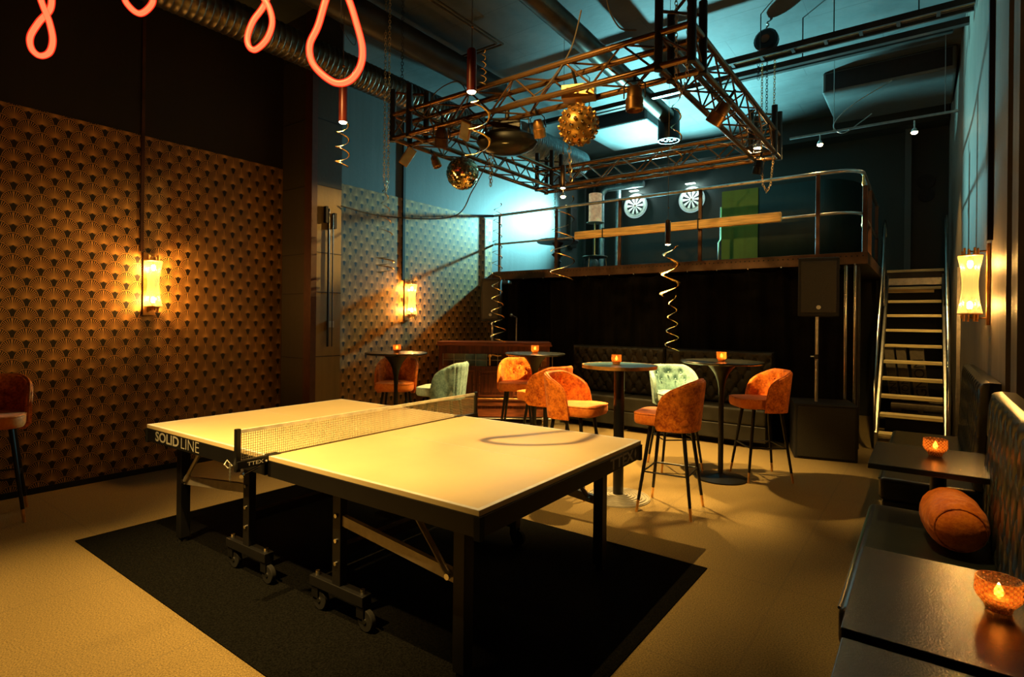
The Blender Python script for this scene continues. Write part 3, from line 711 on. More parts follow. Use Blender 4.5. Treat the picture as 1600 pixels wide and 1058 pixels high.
p = pv(752, 150, 3.16); streamer(p, .34, .045, .07, 2.3, .016, 'broad gold spiral streamer swinging below the red pendant', ph=2.2, drift=(-.02,0))
p = pv(602, 290, 6.3); streamer(p, .62, .02, .09, 4.5, .014, 'thin dark streamer over the rear wallpaper', ph=1)
p = pv(602, 400, 6.3); streamer(p, .20, .10, .09, 2.5, .03, 'tangled gold streamer end over the rear wallpaper', ph=2)
p = pv(778, 318, 6.4); streamer(p, .85, .04, .06, 7, .012, 'gold streamer hanging in front of the left gallery post')
p = pv(776, 435, 6.4); streamer(p, .72, .05, .09, 5, .014, 'gold streamer trailing past the left speaker to the bar cabinet', drift=(.02,.02))
p = pv(880, 308, 6.4); streamer(p, .95, .12, .14, 4, .016, 'gold streamer twisting below the brightest spotlight')
p = pv(1048, 384, 5.5); streamer(p, .50, .06, .09, 2.6, .036, 'glowing gold streamer below the low bronze pendant', ph=.5)
p = pv(1051, 462, 5.5); streamer(p, .54, .03, .07, 4, .010, 'thin tail of streamer in front of the black curtain')
p = pv(1057, 148, 6.3); streamer(p, .75, .04, .07, 3.2, .018, 'gold streamer hanging under the duct outlet')

# ================================================================== GALLERY THINGS
m_boardw = simple('board_cream', (.62,.62,.54), .8)
def dart(x, z, label):
    t = thing('dartboard', label, 'dartboard', (x, 10.50, z), 0, 'lit dartboards on the gallery wall')
    MB().cyl((0,0,0), (0,-.035,0), .225, n=36).build('board', m_boardw, t)
    MB().tube([(.238*cos(a), -.02, .238*sin(a)) for a in [i*2*pi/40 for i in range(40)]], .011, 6, closed=True).build('light_ring', m_led, t)
    m_a, m_b = m_white, m_blackm
    for k in range(20):
        a0 = 2*pi*(k-.5)/20; a1 = 2*pi*(k+.5)/20
        pts = [(.02*sin(a0), .02*cos(a0)), (.17*sin(a0), .17*cos(a0)), (.17*sin(a1), .17*cos(a1)), (.02*sin(a1), .02*cos(a1))]
        MB().poly(pts, -.036, -.039, 'y').build('segment', m_a if k % 2 else m_b, t, smooth=False)
    MB().cyl((0,-.036,0), (0,-.042,0), .018, n=14).build('bull', m_fascia, t)
    MB().box(-.09, -.14, .275, .09, -.06, .29).build('lamp_bar', m_ledtop, t, smooth=False, bevel=.008)
    point('dart_light', (x, 10.36, z+.22), 16.0, WHITE, .04)
dart(-4.70, 3.78, 'left dartboard in a ring of cold light on the dark gallery wall')
dart(-3.57, 3.77, 'right dartboard in a ring of cold light on the dark gallery wall')
# stout pipes by the back corner
def pipe(x, y, r, label, mat, z1=4.6, elbow=None):
    pts = [(x, y, 2.27), (x, y, z1)]
    if elbow: pts = [(x, y, 2.27), (x, y, z1-.15)]+[(x+.15*(1-cos(a)), y, z1-.15+.15*sin(a)) for a in [k*pi/16 for k in range(1, 9)]]+[(x+elbow, y, z1)]
    tag(MB().tube(pts, r, 14).build('wall_pipe', mat), label, 'pipe')
pipe(-5.35, 10.30, .06, 'pale pipe with an elbow behind the drum lamp on the gallery', m_ductb, 4.15, .9)
pipe(-5.02, 10.36, .055, 'thick pale pipe standing left of the left dartboard', m_ductb, 4.7)
pipe(-5.60, 10.42, .03, 'thin dark pipe in the back left gallery corner', m_dark_steel, 4.7)
tag(MB().box(XL+.002, 9.75, 2.95, XL+.10, 9.98, 3.75).build('dark_wall_box', m_dark_steel, smooth=False, bevel=.01), 'slim dark box on the white wall by the back corner', 'box')  # plain dark box set against the left wall
t = thing('drum_lamp', 'tall lamp with a printed drum shade standing on the small gallery table', 'lamp', (-4.80, 8.98, 2.627))
m_shade = simple('printed_shade', (.85,.48,.25), .8, var=.5, scale=9, emit=(1.0,.50,.24), es=.28)
MB().lathe([(.115,.60),(.115,1.12),(.11,1.12),(.11,.60),(.115,.60)], 28, caps=False).build('drum_shade', m_shade, t)
MB().cyl((0,0,0), (0,0,.62), .012).build('stem', m_brass, t); MB().lathe([(.10,0),(.10,.015),(.02,.03),(0,.03)], 20).build('foot', m_brass, t)
MB().lathe([(.16,.598),(.16,.604),(0,.604)], 24).build('shade_rim', m_plate, t)
t = thing('stool_table', 'small round metal stool table under the drum lamp', 'table', (-4.80, 8.98, 2.264))
MB().lathe([(0,.34),(.22,.34),(.23,.35),(.22,.362),(0,.362)], 28).build('top', m_duct, t)
for k in range(3):
    a = .5+k*2*pi/3; MB().tube([(.19*cos(a), .19*sin(a), .34), (.21*cos(a), .21*sin(a), .2), (.22*cos(a), .22*sin(a), .0)], .01, 8).build('leg', m_duct, t)
t = thing('turned_table', 'round table on a turned baluster behind the gallery rail', 'table', (-4.82, 7.75, 2.264))
MB().lathe([(0,.46),(.33,.46),(.34,.475),(.33,.50),(0,.50)], 32).build('top', m_dark_steel, t)
MB().lathe([(.12,0),(.12,.02),(.05,.05),(.045,.12),(.06,.15),(.045,.18),(.05,.22),(.10,.27),(.05,.31),(.045,.38),(.07,.42),(.10,.46)], 20).build('baluster', m_blackm, t)
tag(MB().sphere((-5.35, 9.9, 2.55), .17, 20, 14, (1,.6,1.0)).build('round_stool', m_dark_steel), 'round dark drum shape in the back gallery corner', 'stool')
# panel with green light put into its colour, curved dark screen behind the rail
m_green_lit = wall_paint('green_lit_panel', (.06,.16,.02)); m_screen = wall_paint('dark_green_screen', (.006,.020,.018), var=.35)
struct(MB().box(-2.58, 8.97, 2.264, -2.05, 9.0, 3.50).build('partition_green', m_green_lit, smooth=False))
def scr(u, v):
    if u < .55: x = -2.05+u/.55*.85; y = 8.985
    else:
        a = (u-.55)/.45*pi/2; x = -1.20+.46*sin(a); y = 8.985+1.0*(1-cos(a))
    return (x, y, 2.264+v*1.236)
struct(MB().grid(scr, 44, 2).build('partition_curved', m_screen, thick=.02))
t = thing('wall_conduit', 'thin pale pipe beside the green panel', 'pipe', (-2.63, 8.98, 2.264)); MB().tube([(.0,0,0),(0,0,.45),(.03,0,.5),(.03,0,1.0)], .01, 8).build('tube', m_steel, t)
for z in (3.62, 3.42): tag(MB().cyl((-.02, 10.525, z), (-.02, 10.50, z), .11 if z > 3.5 else .10, n=28).build('round_vent', m_blackm), 'upper round dark vent on the wall above the stairs' if z > 3.5 else 'lower round dark vent on the wall above the stairs', 'vent')

# ================================================================== STAIRS
st = thing('steel_stairs', 'steep steel stairs with bright treads climbing to the gallery landing', 'stairs', (-.14, 7.86, 0))
W2 = .315; g_, h_ = .226, .203; z0_ = .179
for i in range(10):
    y = g_*i; z = z0_+h_*i
    tr_ = MB().box(-W2+.01, -.005, z-.036, W2-.01, .20, z, Matrix.Translation((0, y, 0))).build('tread', m_steelw, st, smooth=False, bevel=.003)
for sx_ in (-1, 1):
    x = sx_*(W2+.012); b = MB()
    y0, y1 = -.06, g_*10.2; b.add([(x-.012, y0, 0), (x-.012, y0+.2, 0), (x-.012, y1+.12, z0_+h_*9.9), (x-.012, y1-.06, z0_+h_*10.15), (x-.012, y0-.02, .20)]+[(x+.012, y0, 0), (x+.012, y0+.2, 0), (x+.012, y1+.12, z0_+h_*9.9), (x+.012, y1-.06, z0_+h_*10.15), (x+.012, y0-.02, .20)],
        [(0,1,2,3,4), (9,8,7,6,5), (0,5,6,1), (1,6,7,2), (2,7,8,3), (3,8,9,4), (4,9,5,0)])
    b.build('stringer', m_steel, st, smooth=False)
    xh = sx_*(W2+.03)
    pts = [(xh, -.05, .22), (xh, .0, .75), (xh, .35, 1.30), (xh, 1.30, 2.20), (xh, 1.62, 2.85), (xh, 1.72, 2.93), (xh, 1.86, 2.90), (xh, 2.0, 2.75)]
    MB().tube(pts, .021, 10).build('handrail', m_chrome, st)
    MB().cyl((xh, 1.62, 1.72), (xh, 1.62, 2.85), .018).build('handrail_post', m_chrome, st)
    for (yy, zz) in ((-.03,.08),(.02,.08),(-.03,.13),(.02,.13)):
        MB().sphere((x+.0-.0, yy, zz), .014, 8, 5).build('bolt', m_chrome, st)
MB().box(-W2, 2.20, 2.04, W2, 2.22, 2.225).build('top_riser', m_steel, st, smooth=False)
MB().box(-W2-.02, 2.14, 2.228, W2+.02, 2.23, 2.262).build('landing_nosing', m_steelw, st, smooth=False)
MB().box(-W2, 2.05, 1.92, W2-.09, 2.07, 1.99).build('perforated_strip', m_wood_beam, st, smooth=False)
tag(MB().box(.27, 7.9, .0, xr(8)-.0, 7.94, 2.1).build('conduit', m_steel, smooth=False), 'upright steel strip on the wall right of the stairs', 'strip')
# boxes leaning behind the stairs
def text_mesh(txt, size, mat, parent, mw, name='lettering', bold=0, xs=1.0):
    c = bpy.data.curves.new('t', 'FONT'); c.body = txt; c.size = size; c.extrude = .0006; c.offset = bold; c.resolution_u = 3
    tmp = bpy.data.objects.new('t', c); COL.objects.link(tmp); dg = bpy.context.evaluated_depsgraph_get(); dg.update()
    me = bpy.data.meshes.new_from_object(tmp.evaluated_get(dg)); bpy.data.objects.remove(tmp)
    me.name = name; me.materials.clear(); me.materials.append(mat)
    o = bpy.data.objects.new(name, me); COL.objects.link(o)
    if parent: o.parent = parent
    o.matrix_local = mw @ Matrix.Diagonal((xs, 1, 1, 1)); return o
def frame(origin, xdir, ydir):
    x = Vector(xdir).normalized(); y = Vector(ydir).normalized(); z = x.cross(y)
    m = Matrix((x, y, z)).transposed().to_4x4(); m.translation = origin; return m
m_bx = simple('faded_cardboard', (.16,.13,.085), .8)
for k, (x, wd, tx) in enumerate(((-.40, .11, 'ONV'), (-.265, .11, 'VOM'), (-.115, .16, 'GNOM'))):
    o = thing('leaning_box', ('narrow upright card box, left of three leaning under the stairs', 'middle upright card box leaning under the stairs', 'widest upright card box leaning under the stairs')[k], 'box', (x, 9.35, .42)); o.rotation_euler = (.0, -.10, 0)
    MB().box(0, 0, 0, wd, .3, .75).build('box_body', m_bx, o, smooth=False, bevel=.004)
    text_mesh(tx, wd*1.05, m_ink, o, frame((wd*.15, -.001, .12), (0,0,1), (1,0,0)) @ Matrix.Scale(1, 4) if 0 else frame((wd*.88, -.002, .05), (0,0,1), (-1,0,0)), 'lettering')
o = thing('flat_box', 'flat printed card box lying below the leaning boxes', 'box', (-.38, 9.2, .24)); MB().box(0, 0, 0, .62, .5, .15).build('box_body', m_bx, o, smooth=False, bevel=.004)
MB().box(.12, -.002, .05, .30, .0, .08).build('printed_band', m_ink, o, smooth=False); MB().box(.36, -.002, .05, .56, 0, .08).build('printed_band', m_ink, o, smooth=False)
o = tag(MB().box(-.44, 9.1, 0, .24, 9.9, .235).build('storage_crate', m_blackm, smooth=False, bevel=.01), 'black crate under the stairs carrying the card boxes', 'crate')

# ================================================================== FURNITURE : bar stools
def stool(mat, seatmat, fluted, label, rows, loc, rz, cat='bar stool'):
    t = thing('bar_stool', label, 'stool', loc, rz)
    TH = 1.80
    def topz(th):
        a = abs(th)/TH
        z = 1.015-.10*max(0, (a-.34)/.6)**1.5
        if a > .80: q = (a-.80)/.20; z -= (.20)*(1-sqrt(max(0, 1-q*q)))
        return z
    def plan(th, r):
        sx_, cx_ = sin(th), cos(th); e = .78
        return (math.copysign(abs(sx_)**e, sx_)*r, math.copysign(abs(cx_)**e, cx_)*r)
    bt = []
    for zrow, ths in rows:
        for th in ths: bt.append((th, zrow))
    def pit(th, z):
        d = 0
        for a, b_ in bt: q = ((th-a)*.2)**2+(z-b_)**2; d += exp(-q/.0007)
        return d*.022
    def shell(u, v):
        th = -TH+2*TH*v; tz = topz(th); zb = .635
        k = u*16; s_ = u
        # u: 0..1 round the section: outer up, rim, inner down
        if u < .44: f = u/.44; z = zb+(tz-.02-zb)*f; r = .205+.035*f; 
        elif u < .56:
            a = (u-.44)/.12*pi; z = tz-.02+.02*sin(a); f = 1; r = .240-.020+.020*cos(a)
        else: f = 1-(u-.56)/.44; z = zb+(tz-.02-zb)*f; r = .165+.035*f
        if fluted and u < .46: r += .006*abs(sin(th*13))-.003
        if u > .56: r += pit(th, z)
        x_, y_ = plan(th, r); return (x_, y_+.0, z)
    nu, nvv = 32, 64
    mb = MB().grid(shell, nu, nvv); 
    w_ = nu+1
    for e in (0, nvv):
        idx = [e*w_+i for i in range(w_)]; mb.f.append(tuple(idx))
    mb.build('backrest', mat, t)
    MB().tube([(*plan(-TH+2*TH*k/40, .222), topz(-TH+2*TH*k/40)+.001) for k in range(41)], .005, 6).build('piping', seatmat, t)
    for th, zz in bt:
        x_, y_ = plan(th, .196-.012+.004); MB().sphere((x_, y_, zz), .010, 8, 6).build('button', mat, t)
    # seat: rounded squarish pad, wider at the front
    def pad(u, v):
        a = 2*pi*u; e = .42
        sx_, cy_ = sin(a), cos(a); X_ = math.copysign(abs(sx_)**e, sx_); Y_ = math.copysign(abs(cy_)**e, cy_)
        prof = [(0,.668),(.86,.666),(.955,.672),(.99,.685),(1,.70),(1,.735),(.985,.750),(.95,.758),(0,.764)]
        k = v*8; i = min(7, int(k)); f = k-i; r = prof[i][0]+(prof[i+1][0]-prof[i][0])*f; z = prof[i][1]+(prof[i+1][1]-prof[i][1])*f
        return (X_*r*.205, Y_*r*.225-.045, z)
    MB().grid(pad, 48, 8, closed_u=True).build('seat', seatmat, t)
    e = .42; MB().tube([(math.copysign(abs(sin(a))**e, sin(a))*.204, math.copysign(abs(cos(a))**e, cos(a))*.224-.045, .751) for a in [k*2*pi/64 for k in range(64)]], .0035, 5, closed=True).build('seat_piping', mat, t)
    for sx_ in (-1, 1):
        for sy_ in (-1, 1):
            A_ = Vector((sx_*.125, sy_*.125-.01, .655)); B_ = Vector((sx_*.205, sy_*.205-.01, 0)); m1 = A_.lerp(B_, .86)
            lg_ = MB().cyl(A_, m1, .016, .0115, 12).build('leg', m_black, t)
            MB().cyl(m1, B_, .0112, .0095, 12).build('leg_tip', m_brass, lg_)
    f1 = Vector((.125,.125,.655)).lerp(Vector((.205,.205,0)), .53); c_ = f1.x; zf = f1.z
    fr = MB()
    for a, b_ in (((-c_,-c_),(c_,-c_)), ((c_,-c_),(c_,c_)), ((c_,c_),(-c_,c_)), ((-c_,c_),(-c_,-c_))):
        fr.cyl((a[0], a[1]-.01, zf), (b_[0], b_[1]-.01, zf), .0065, n=8)
    fr.build('footrest', m_black, t)
    return t
# local front is -Y ; rz turns it
def face(dx, dy): return atan2(dy, dx)+pi/2
rowsO = [(.925, (-.55, 0, .55)), (.86, (-.28, .28))]
rowsT = [(.935, (-.62, 0, .62)), (.865, (-.9, -.31, .31, .9))]
first = stool(m_orange, m_orange_seat, False, 'orange velvet bar stool nearest the camera, its back turned, right of the brass rimmed table', rowsO, (-1.585, 4.265, 0), face(-.97, -.10))
OR = [((-1.24, 5.68, 0), face(-.80, -.60), 'orange velvet bar stool at the right of the rear tulip table, facing left'),
      ((-2.44, 4.20, 0), face(.93, .05), 'orange velvet bar stool, buttoned inside showing, just left of the brass rimmed table'),
      ((-3.02, 4.68, 0), face(-.62, .10), 'orange velvet bar stool seen from behind, half hidden behind the front buttoned one'),
      ((-3.78, 5.25, 0), face(.50, -.87), 'brightly lit orange velvet stool in front of the bar cabinet'),
      ((-4.80, 4.32, 0), face(.62, -.78), 'orange velvet stool under the left tulip table, split by its stem'),
      ((-5.35, 1.0, 0), face(.97, -.25), 'orange velvet stool by the wallpaper at the left edge of the picture')]
for l, r, s_ in OR: dup(first, l, r, s_, 'orange velvet bar stools')
first['group'] = 'orange velvet bar stools'
ft = stool(m_teal, m_teal_seat, True, 'teal velvet stool with buttoned back facing the camera between the two tables', rowsT, (-2.03, 5.52, 0), face(.66, -.75))
ft['group'] = 'teal velvet bar stools'
dup(ft, (-4.07, 4.33, 0), face(-.85, -.35), 'teal velvet stool seen from behind with fluted back, at the left tulip table', 'teal velvet bar stools')

# ------------------------------------------------------------------ tables
def tulip(loc, r, label):
    t = thing('tulip_table', label, 'table', loc, 0, 'dark tulip tables')
    MB().lathe([(0,1.070),(r*.92,1.074),(r,1.086),(r,1.092),(r*.985,1.098),(0,1.098)], 48).build('tabletop', m_tabletop_dark, t)
    MB().lathe([(.02,.02),(.024,.10),(.023,.76),(.026,.84),(.038,.91),(.062,.975),(.10,1.03),(.14,1.072)], 28).build('stem', m_black, t)
    MB().lathe([(r*.64,0),(r*.64,.012),(r*.55,.02),(.06,.035),(.024,.05),(0,.05)], 40).build('base', m_black, t); return t
tulip((-1.54, 5.40, 0), .37, 'dark tulip table at the rear right with a lit candle')
tulip((-4.61, 4.14, 0), .335, 'dark tulip table nearest the left wallpaper')
tulip((-3.49, 5.16, 0), .335, 'dark tulip table in front of the bar cabinet')
t = thing('round_bar_table', 'round high table with brass rim and ringed base beside the ping-pong table', 'table', (-2.04, 4.265, 0))
m_bluegrey = simple('slate_tabletop', (.03,.12,.17), .3, 0, .5, var=.2)
MB().lathe([(0,1.075),(.285,1.075),(.30,1.076),(.30,1.101),(0,1.101)], 56).build('tabletop', m_bluegrey, t)
MB().lathe([(.299,1.074),(.307,1.074),(.307,1.102),(.299,1.102),(.299,1.074)], 56, caps=False).build('rim', m_brass, t)
MB().cyl((0,0,.03), (0,0,1.075), .043, n=28).build('column', m_black, t)
m_base = simple('cast_base', (.26,.24,.19), .45, .3)
MB().lathe([(.26,0),(.26,.008),(.05,.035),(0,.035)], 48).build('base', m_base, t)
for k in range(7):
    r = .075+k*.029; MB().tube([(r*cos(a), r*sin(a), .034-.0037*(k+1)*1.0+.002) for a in [i*2*pi/48 for i in range(48)]], .007, 6, closed=True).build('base_ring', m_base, t)

def candle(loc, label, s=1., style=0, pw=.16):
    t = thing('candle_glass', label, 'candle', loc, 0, 'lit candles in amber glass')
    if style: prof = [(.018,.0),(.028,.002),(.030,.012),(.047,.034),(.051,.045),(.049,.084),(.046,.084),(.047,.045),(.043,.036),(.027,.016),(0,.014)]
    else: prof = [(.026,0),(.030,.002),(.032,.014),(.040,.026),(.042,.035),(.041,.082),(.038,.082),(.039,.036),(.036,.028),(.028,.016),(0,.014)]
    MB().lathe(prof, 40).build('glass', m_candleglass, t)
    MB().lathe([(.0,.017),(.026,.017),(.027,.034),(0,.034)], 18).build('wax', m_wax, t)
    MB().lathe([(0,.035),(.009,.041),(.011,.049),(.006,.064),(0,.074)], 10).build('flame', m_flame, t)
    t.scale = (s, s, s)
    point('candle_light', (loc[0], loc[1], loc[2]+.056*s), pw, (1,.60,.20), .012)
candle((-1.53, 5.36, 1.099), 'lit candle glass on the rear right tulip table', 1.05)
candle((-2.06, 4.25, 1.102), 'lit candle glass on the brass rimmed table', 1.0)
candle((-4.60, 4.14, 1.099), 'lit candle glass on the left tulip table', 1.05)
candle((-3.49, 5.16, 1.099), 'lit candle glass on the tulip table by the bar cabinet', 1.05)
candle((.045, 3.79, .752), 'low faceted candle glass on the bench table beyond the orange bolster', 1.1, 1)
candle((.150, 1.835, .752), 'faceted candle glass on the nearest bench table', .95, 1, .22)

# ------------------------------------------------------------------ bar cabinet (rolling, mahogany, leaded glass strip)
cb = thing('bar_cabinet', 'dark mahogany bar cabinet on castors with a strip of leaded glass', 'cabinet', (-4.83, 6.13, 0), YAW)
HW = .79
MB().box(-HW+.02, 0, .14, HW-.02, .46, 1.10).build('body', m_mahog, cb, smooth=False, bevel=.004)
MB().box(-HW-.01, -.05, 1.10, HW+.01, .50, 1.125).box(-HW, -.035, 1.125, HW, .49, 1.155).build('top_ledge', m_mahogl, cb, smooth=False, bevel=.005)
MB().box(-HW+.02, -.012, 1.0, HW-.02, 0, 1.10).build('frieze', m_mahog, cb, smooth=False)
MB().box(-HW+.08, -.006, .82, HW-.06, -.001, .99).build('glass_strip', m_window, cb, smooth=False)
for k in range(11): MB().box(-HW+.08+k*.152-.003, -.014, .82, -HW+.08+k*.152+.003, -.004, .99).build('lead_bar', m_plate, cb, smooth=False)
MB().box(-HW+.08, -.015, .900, HW-.06, -.005, .906).build('lead_bar', m_plate, cb, smooth=False)
for k in range(3):
    x0 = -HW+.10+k*.48; 
    fr = MB(); 
    for (a, b_, c_, d_) in ((x0, .40, x0+.42, .42), (x0, .74, x0+.42, .76), (x0, .42, x0+.02, .74), (x0+.40, .42, x0+.42, .74)): fr.box(a, -.016, b_, c_, -.002, d_)
    fr.build('panel_frame', m_mahogl, cb, smooth=False); MB().box(x0+.04, -.008, .45, x0+.38, -.001, .71).build('inset_panel', m_mahog, cb, smooth=False, bevel=.004)
MB().box(-HW+.02, -.03, .27, HW-.02, 0, .36).build('lower_rail', m_mahogl, cb, smooth=False, bevel=.004)
MB().cyl((-HW, -.06, .375), (HW, -.06, .375), .010).build('foot_bar', m_brass, cb)
MB().box(-HW+.03, -.02, .12, HW-.03, 0, .22).build('plinth_board', m_mahogl, cb, smooth=False)
MB().cyl((-HW, -.04, .10), (HW, -.04, .10), .009).build('lower_bar', m_steel, cb)
for sx_ in (-1, 1): MB().cyl((sx_*(HW-.1)-.015, .02, .045), (sx_*(HW-.1)+.015, .02, .045), .045, n=20).box(sx_*(HW-.1)-.02, 0, .06, sx_*(HW-.1)+.02, .05, .14).build('castor', m_chrome, cb)
br = MB().tube([(-.06,-.03,.83),(-.06,-.03,.95),(-.05,-.035,.97),(-.02,-.04,.98),(.05,-.04,.965),(.10,-.04,.97)], lambda s_: .012-.004*s_, 8); br.sphere((-.06,-.035,.965), .026, 12, 8); br.build('brass_tap', m_brass, cb)
# ------------------------------------------------------------------ speakers
def speaker(loc, rz, label, w_, d_, h2):
    t = thing('loudspeaker', label, 'speaker', loc, rz)
    MB().poly([(-w_/2, -d_/2), (w_/2, -d_/2), (w_/2*.72, d_/2), (-w_/2*.72, d_/2)], 0, h2).build('cabinet', m_blackm, t, smooth=False, bevel=.015, seg=3)
    MB().box(-w_/2+.03, -d_/2-.012, .04, w_/2-.03, -d_/2+.002, h2-.04).build('grille', m_grille, t, smooth=False, bevel=.008)
    MB().cyl((0, -d_/2-.012, .10), (0, -d_/2-.018, .10), .022, n=18).build('badge', m_steel, t); return t
tg = NT('speaker_grille'); vz = tg.node('ShaderNodeTexVoronoi'); vz.inputs['Scale'].default_value = 120; tg.link(tg.obj(), vz.inputs['Vector'])
tg.set(color=tg.mix(tg.ramp(vz.outputs['Distance'], .1, .5), (.005,.005,.005), (.020,.018,.014)), rough=.6, metal=.2); m_grille = tg.m
speaker((-.97, 6.98, 1.535), YAW-.42, 'black loudspeaker on a pole above the subwoofer', .40, .30, .64)
p = thing('speaker_pole', 'steel pole between subwoofer and loudspeaker', 'pole', (-.97, 6.98, .60)); MB().cyl((0,0,0), (0,0,.935), .018).build('tube', m_steel, p); MB().cyl((0,0,.47), (0,0,.52), .026).build('collar', m_black, p); MB().cyl((-.06,0,.495), (.0,0,.495), .008, n=8).build('locking_pin', m_steel, p)
sb = thing('subwoofer', 'large black subwoofer box standing in front of the curtain', 'speaker', (-.92, 7.06, 0), YAW-1.02+.64)
MB().box(-.30, -.27, 0, .30, .27, .595).build('cabinet', m_blackm, sb, smooth=False, bevel=.01); MB().box(-.27, -.282, .03, .27, -.268, .565).build('grille', m_grille, sb, smooth=False)
sp2 = speaker((-5.33, 6.72, 1.44), YAW-.2, 'slim loudspeaker on a pole behind the bar cabinet', .30, .30, .65)
MB().box(.02, .15, .60, .2, .45, .64).build('top_bracket', m_ductb, sp2, smooth=False)
p = thing('speaker_pole', 'pole standing behind the bar cabinet under the slim loudspeaker', 'pole', (-5.33, 6.72, 0)); MB().cyl((0,0,0), (0,0,1.44), .017).build('tube', m_steel, p)
MB().lathe([(.2,0),(.2,.015),(.02,.03),(0,.03)], 20).build('foot_plate', m_black, p)
p = thing('microphone_stand', 'microphone on a stand behind the bar cabinet', 'microphone', (-5.10, 7.02, 0)); MB().cyl((0,0,0), (0,0,1.50), .012).build('stand', m_steel, p); MB().lathe([(.15,0),(.15,.012),(0,.02)], 20).build('foot', m_black, p)
MB().cyl((0,0,1.5), (-.05,-.03,1.53), .012, .016).build('handle', m_black, p); MB().sphere((-.07,-.04,1.54), .026, 14, 10).build('mesh_head', m_steel, p)

# ------------------------------------------------------------------ tufted sofas
def tuft(mb, P0, U, V, Nn, wdt, hgt, sx_, sy_, depth, nu, nv_, th):
    """tufted cushion: front face grid with button pits on a diamond lattice, rounded rim, plus sides and back"""
    P0, U, V, Nn = map(Vector, (P0, U, V, Nn))
    def fn(u, v):
        a, b_ = u*wdt, v*hgt
        edge = min(a, wdt-a, b_, hgt-b_); rnd = min(1, edge/.045); hgt_ = depth*sqrt(max(0, 1-(1-rnd)**2))
        i, j = a/sx_, b_/sy_
        p_, q_ = i+j, i-j
        dp = abs(p_-round(p_)); dq = abs(q_-round(q_))
        cre = max(exp(-(dp/.10)**2), exp(-(dq/.10)**2)); pit_ = exp(-((dp/.16)**2+(dq/.16)**2))
        if edge < .02: cre = pit_ = 0
        return P0+U*a+V*b_+Nn*(th+hgt_-.014*cre*rnd-.024*pit_*rnd)
    mb.grid(fn, nu, nv_)
    # box behind
    c = [P0, P0+U*wdt, P0+U*wdt+V*hgt, P0+V*hgt]; c2 = [q+Nn*th for q in c]
    mb.add(c+c2, [(0,3,2,1), (0,1,5,4), (1,2,6,5), (2,3,7,6), (3,0,4,7)])
def tuft_buttons(P0, U, V, Nn, wdt, hgt, sx_, sy_, off):
    mb = MB(); P0, U, V, Nn = map(Vector, (P0, U, V, Nn))
    for i in range(0, int(wdt/sx_*2)+1):
        for j in range(0, int(hgt/sy_*2)+1):
            if (i+j) % 2: continue
            a, b_ = i*sx_/2, j*sy_/2
            if a < .05 or a > wdt-.05 or b_ < .05 or b_ > hgt-.05: continue
            mb.sphere(P0+U*a+V*b_+Nn*off, .011, 8, 5)
    return mb
# the back sofa under the gallery
so = thing('tufted_sofa', 'long black tufted leather bench sofa under the gallery', 'sofa', (-2.82, 7.1, 0))
for k, (x0, x1) in enumerate(((-1.38, .02), (.035, 1.36))):
    mb = MB(); n_ = Vector((0, -1, .0)); tuft(mb, (x0, .24, .46), (1,0,0), (0,0,1), n_, x1-x0, .65, .15, .22, .05, 84, 48, .10)
    bk = mb.build('back_cushion', m_leather_back, so); bb = tuft_buttons((x0, .24, .46), (1,0,0), (0,0,1), n_, x1-x0, .65, .15, .22, .132); stuff(bb.build('upholstery_button', m_leather_back, bk))
for x0, x1 in ((-1.38, -.42), (-.41, .45), (.46, 1.36)):
    MB().box(x0, -.25, .27, x1, .14, .46).build('seat_cushion', m_leather_back, so, smooth=False, bevel=.025, seg=3)
    MB().box(x0, -.24, .08, x1, .14, .265).build('front_panel', m_leather_back, so, smooth=False, bevel=.01)
MB().box(-1.36, -.05, 0, 1.34, .22, .08).build('plinth', m_blackm, so, smooth=False)
# right wall sofas
def wall_sofa(y0, y1, yb0, yb1, label, ztop):
    so = thing('tufted_wall_sofa', label, 'sofa', (.05, (y0+y1)/2, 0)); yc = (y0+y1)/2; X0 = .05
    def Lp(x, y, z): return (x-X0, y-yc, z)
    MB().box(*Lp(-.245, y0, .30), *Lp(.30, y1, .45)).build('seat', m_leather, so, smooth=True, bevel=.03, seg=4)
    MB().box(*Lp(-.225, y0+.02, .03), *Lp(.30, y1-.02, .298)).build('seat_base', m_leather, so, smooth=False, bevel=.01)
    e_ = .012; MB().tube([Lp(-.243, y0+.03, .436), Lp(-.243, y1-.05, .436), Lp(-.235, y1-.015, .438), Lp(-.20, y1-.003, .438), Lp(.28, y1-.003, .438)], .006, 8).build('piping', m_cord_leather, so)
    mb = MB(); Vd = Vector((.045, 0, 1)).normalized(); Nn = Vector((-1, 0, .045)).normalized()
    hgt = (ztop-.44)
    tuft(mb, Lp(.335, yb0, .44), (0,1,0), Vd, Nn, yb1-yb0, hgt, .17, .27, .05, int((yb1-yb0)*110), 84, .055)
    bk = mb.build('back_cushion', m_leather, so)
    stuff(tuft_buttons(Lp(.335, yb0, .44), (0,1,0), Vd, Nn, yb1-yb0, hgt, .17, .27, .085).build('upholstery_button', m_leather, bk))
    for y in (y0+.1, y1-.1): MB().box(*Lp(-.18, y-.02, 0), *Lp(-.14, y+.02, .04)).build('foot', m_blackm, so, smooth=False)
wall_sofa(4.42, 6.5, 4.42, 6.45, 'far black tufted wall sofa beside the stairs', 1.11)
wall_sofa(2.30, 3.77, 2.28, 3.78, 'near black tufted wall sofa carrying the orange bolster', 1.12)
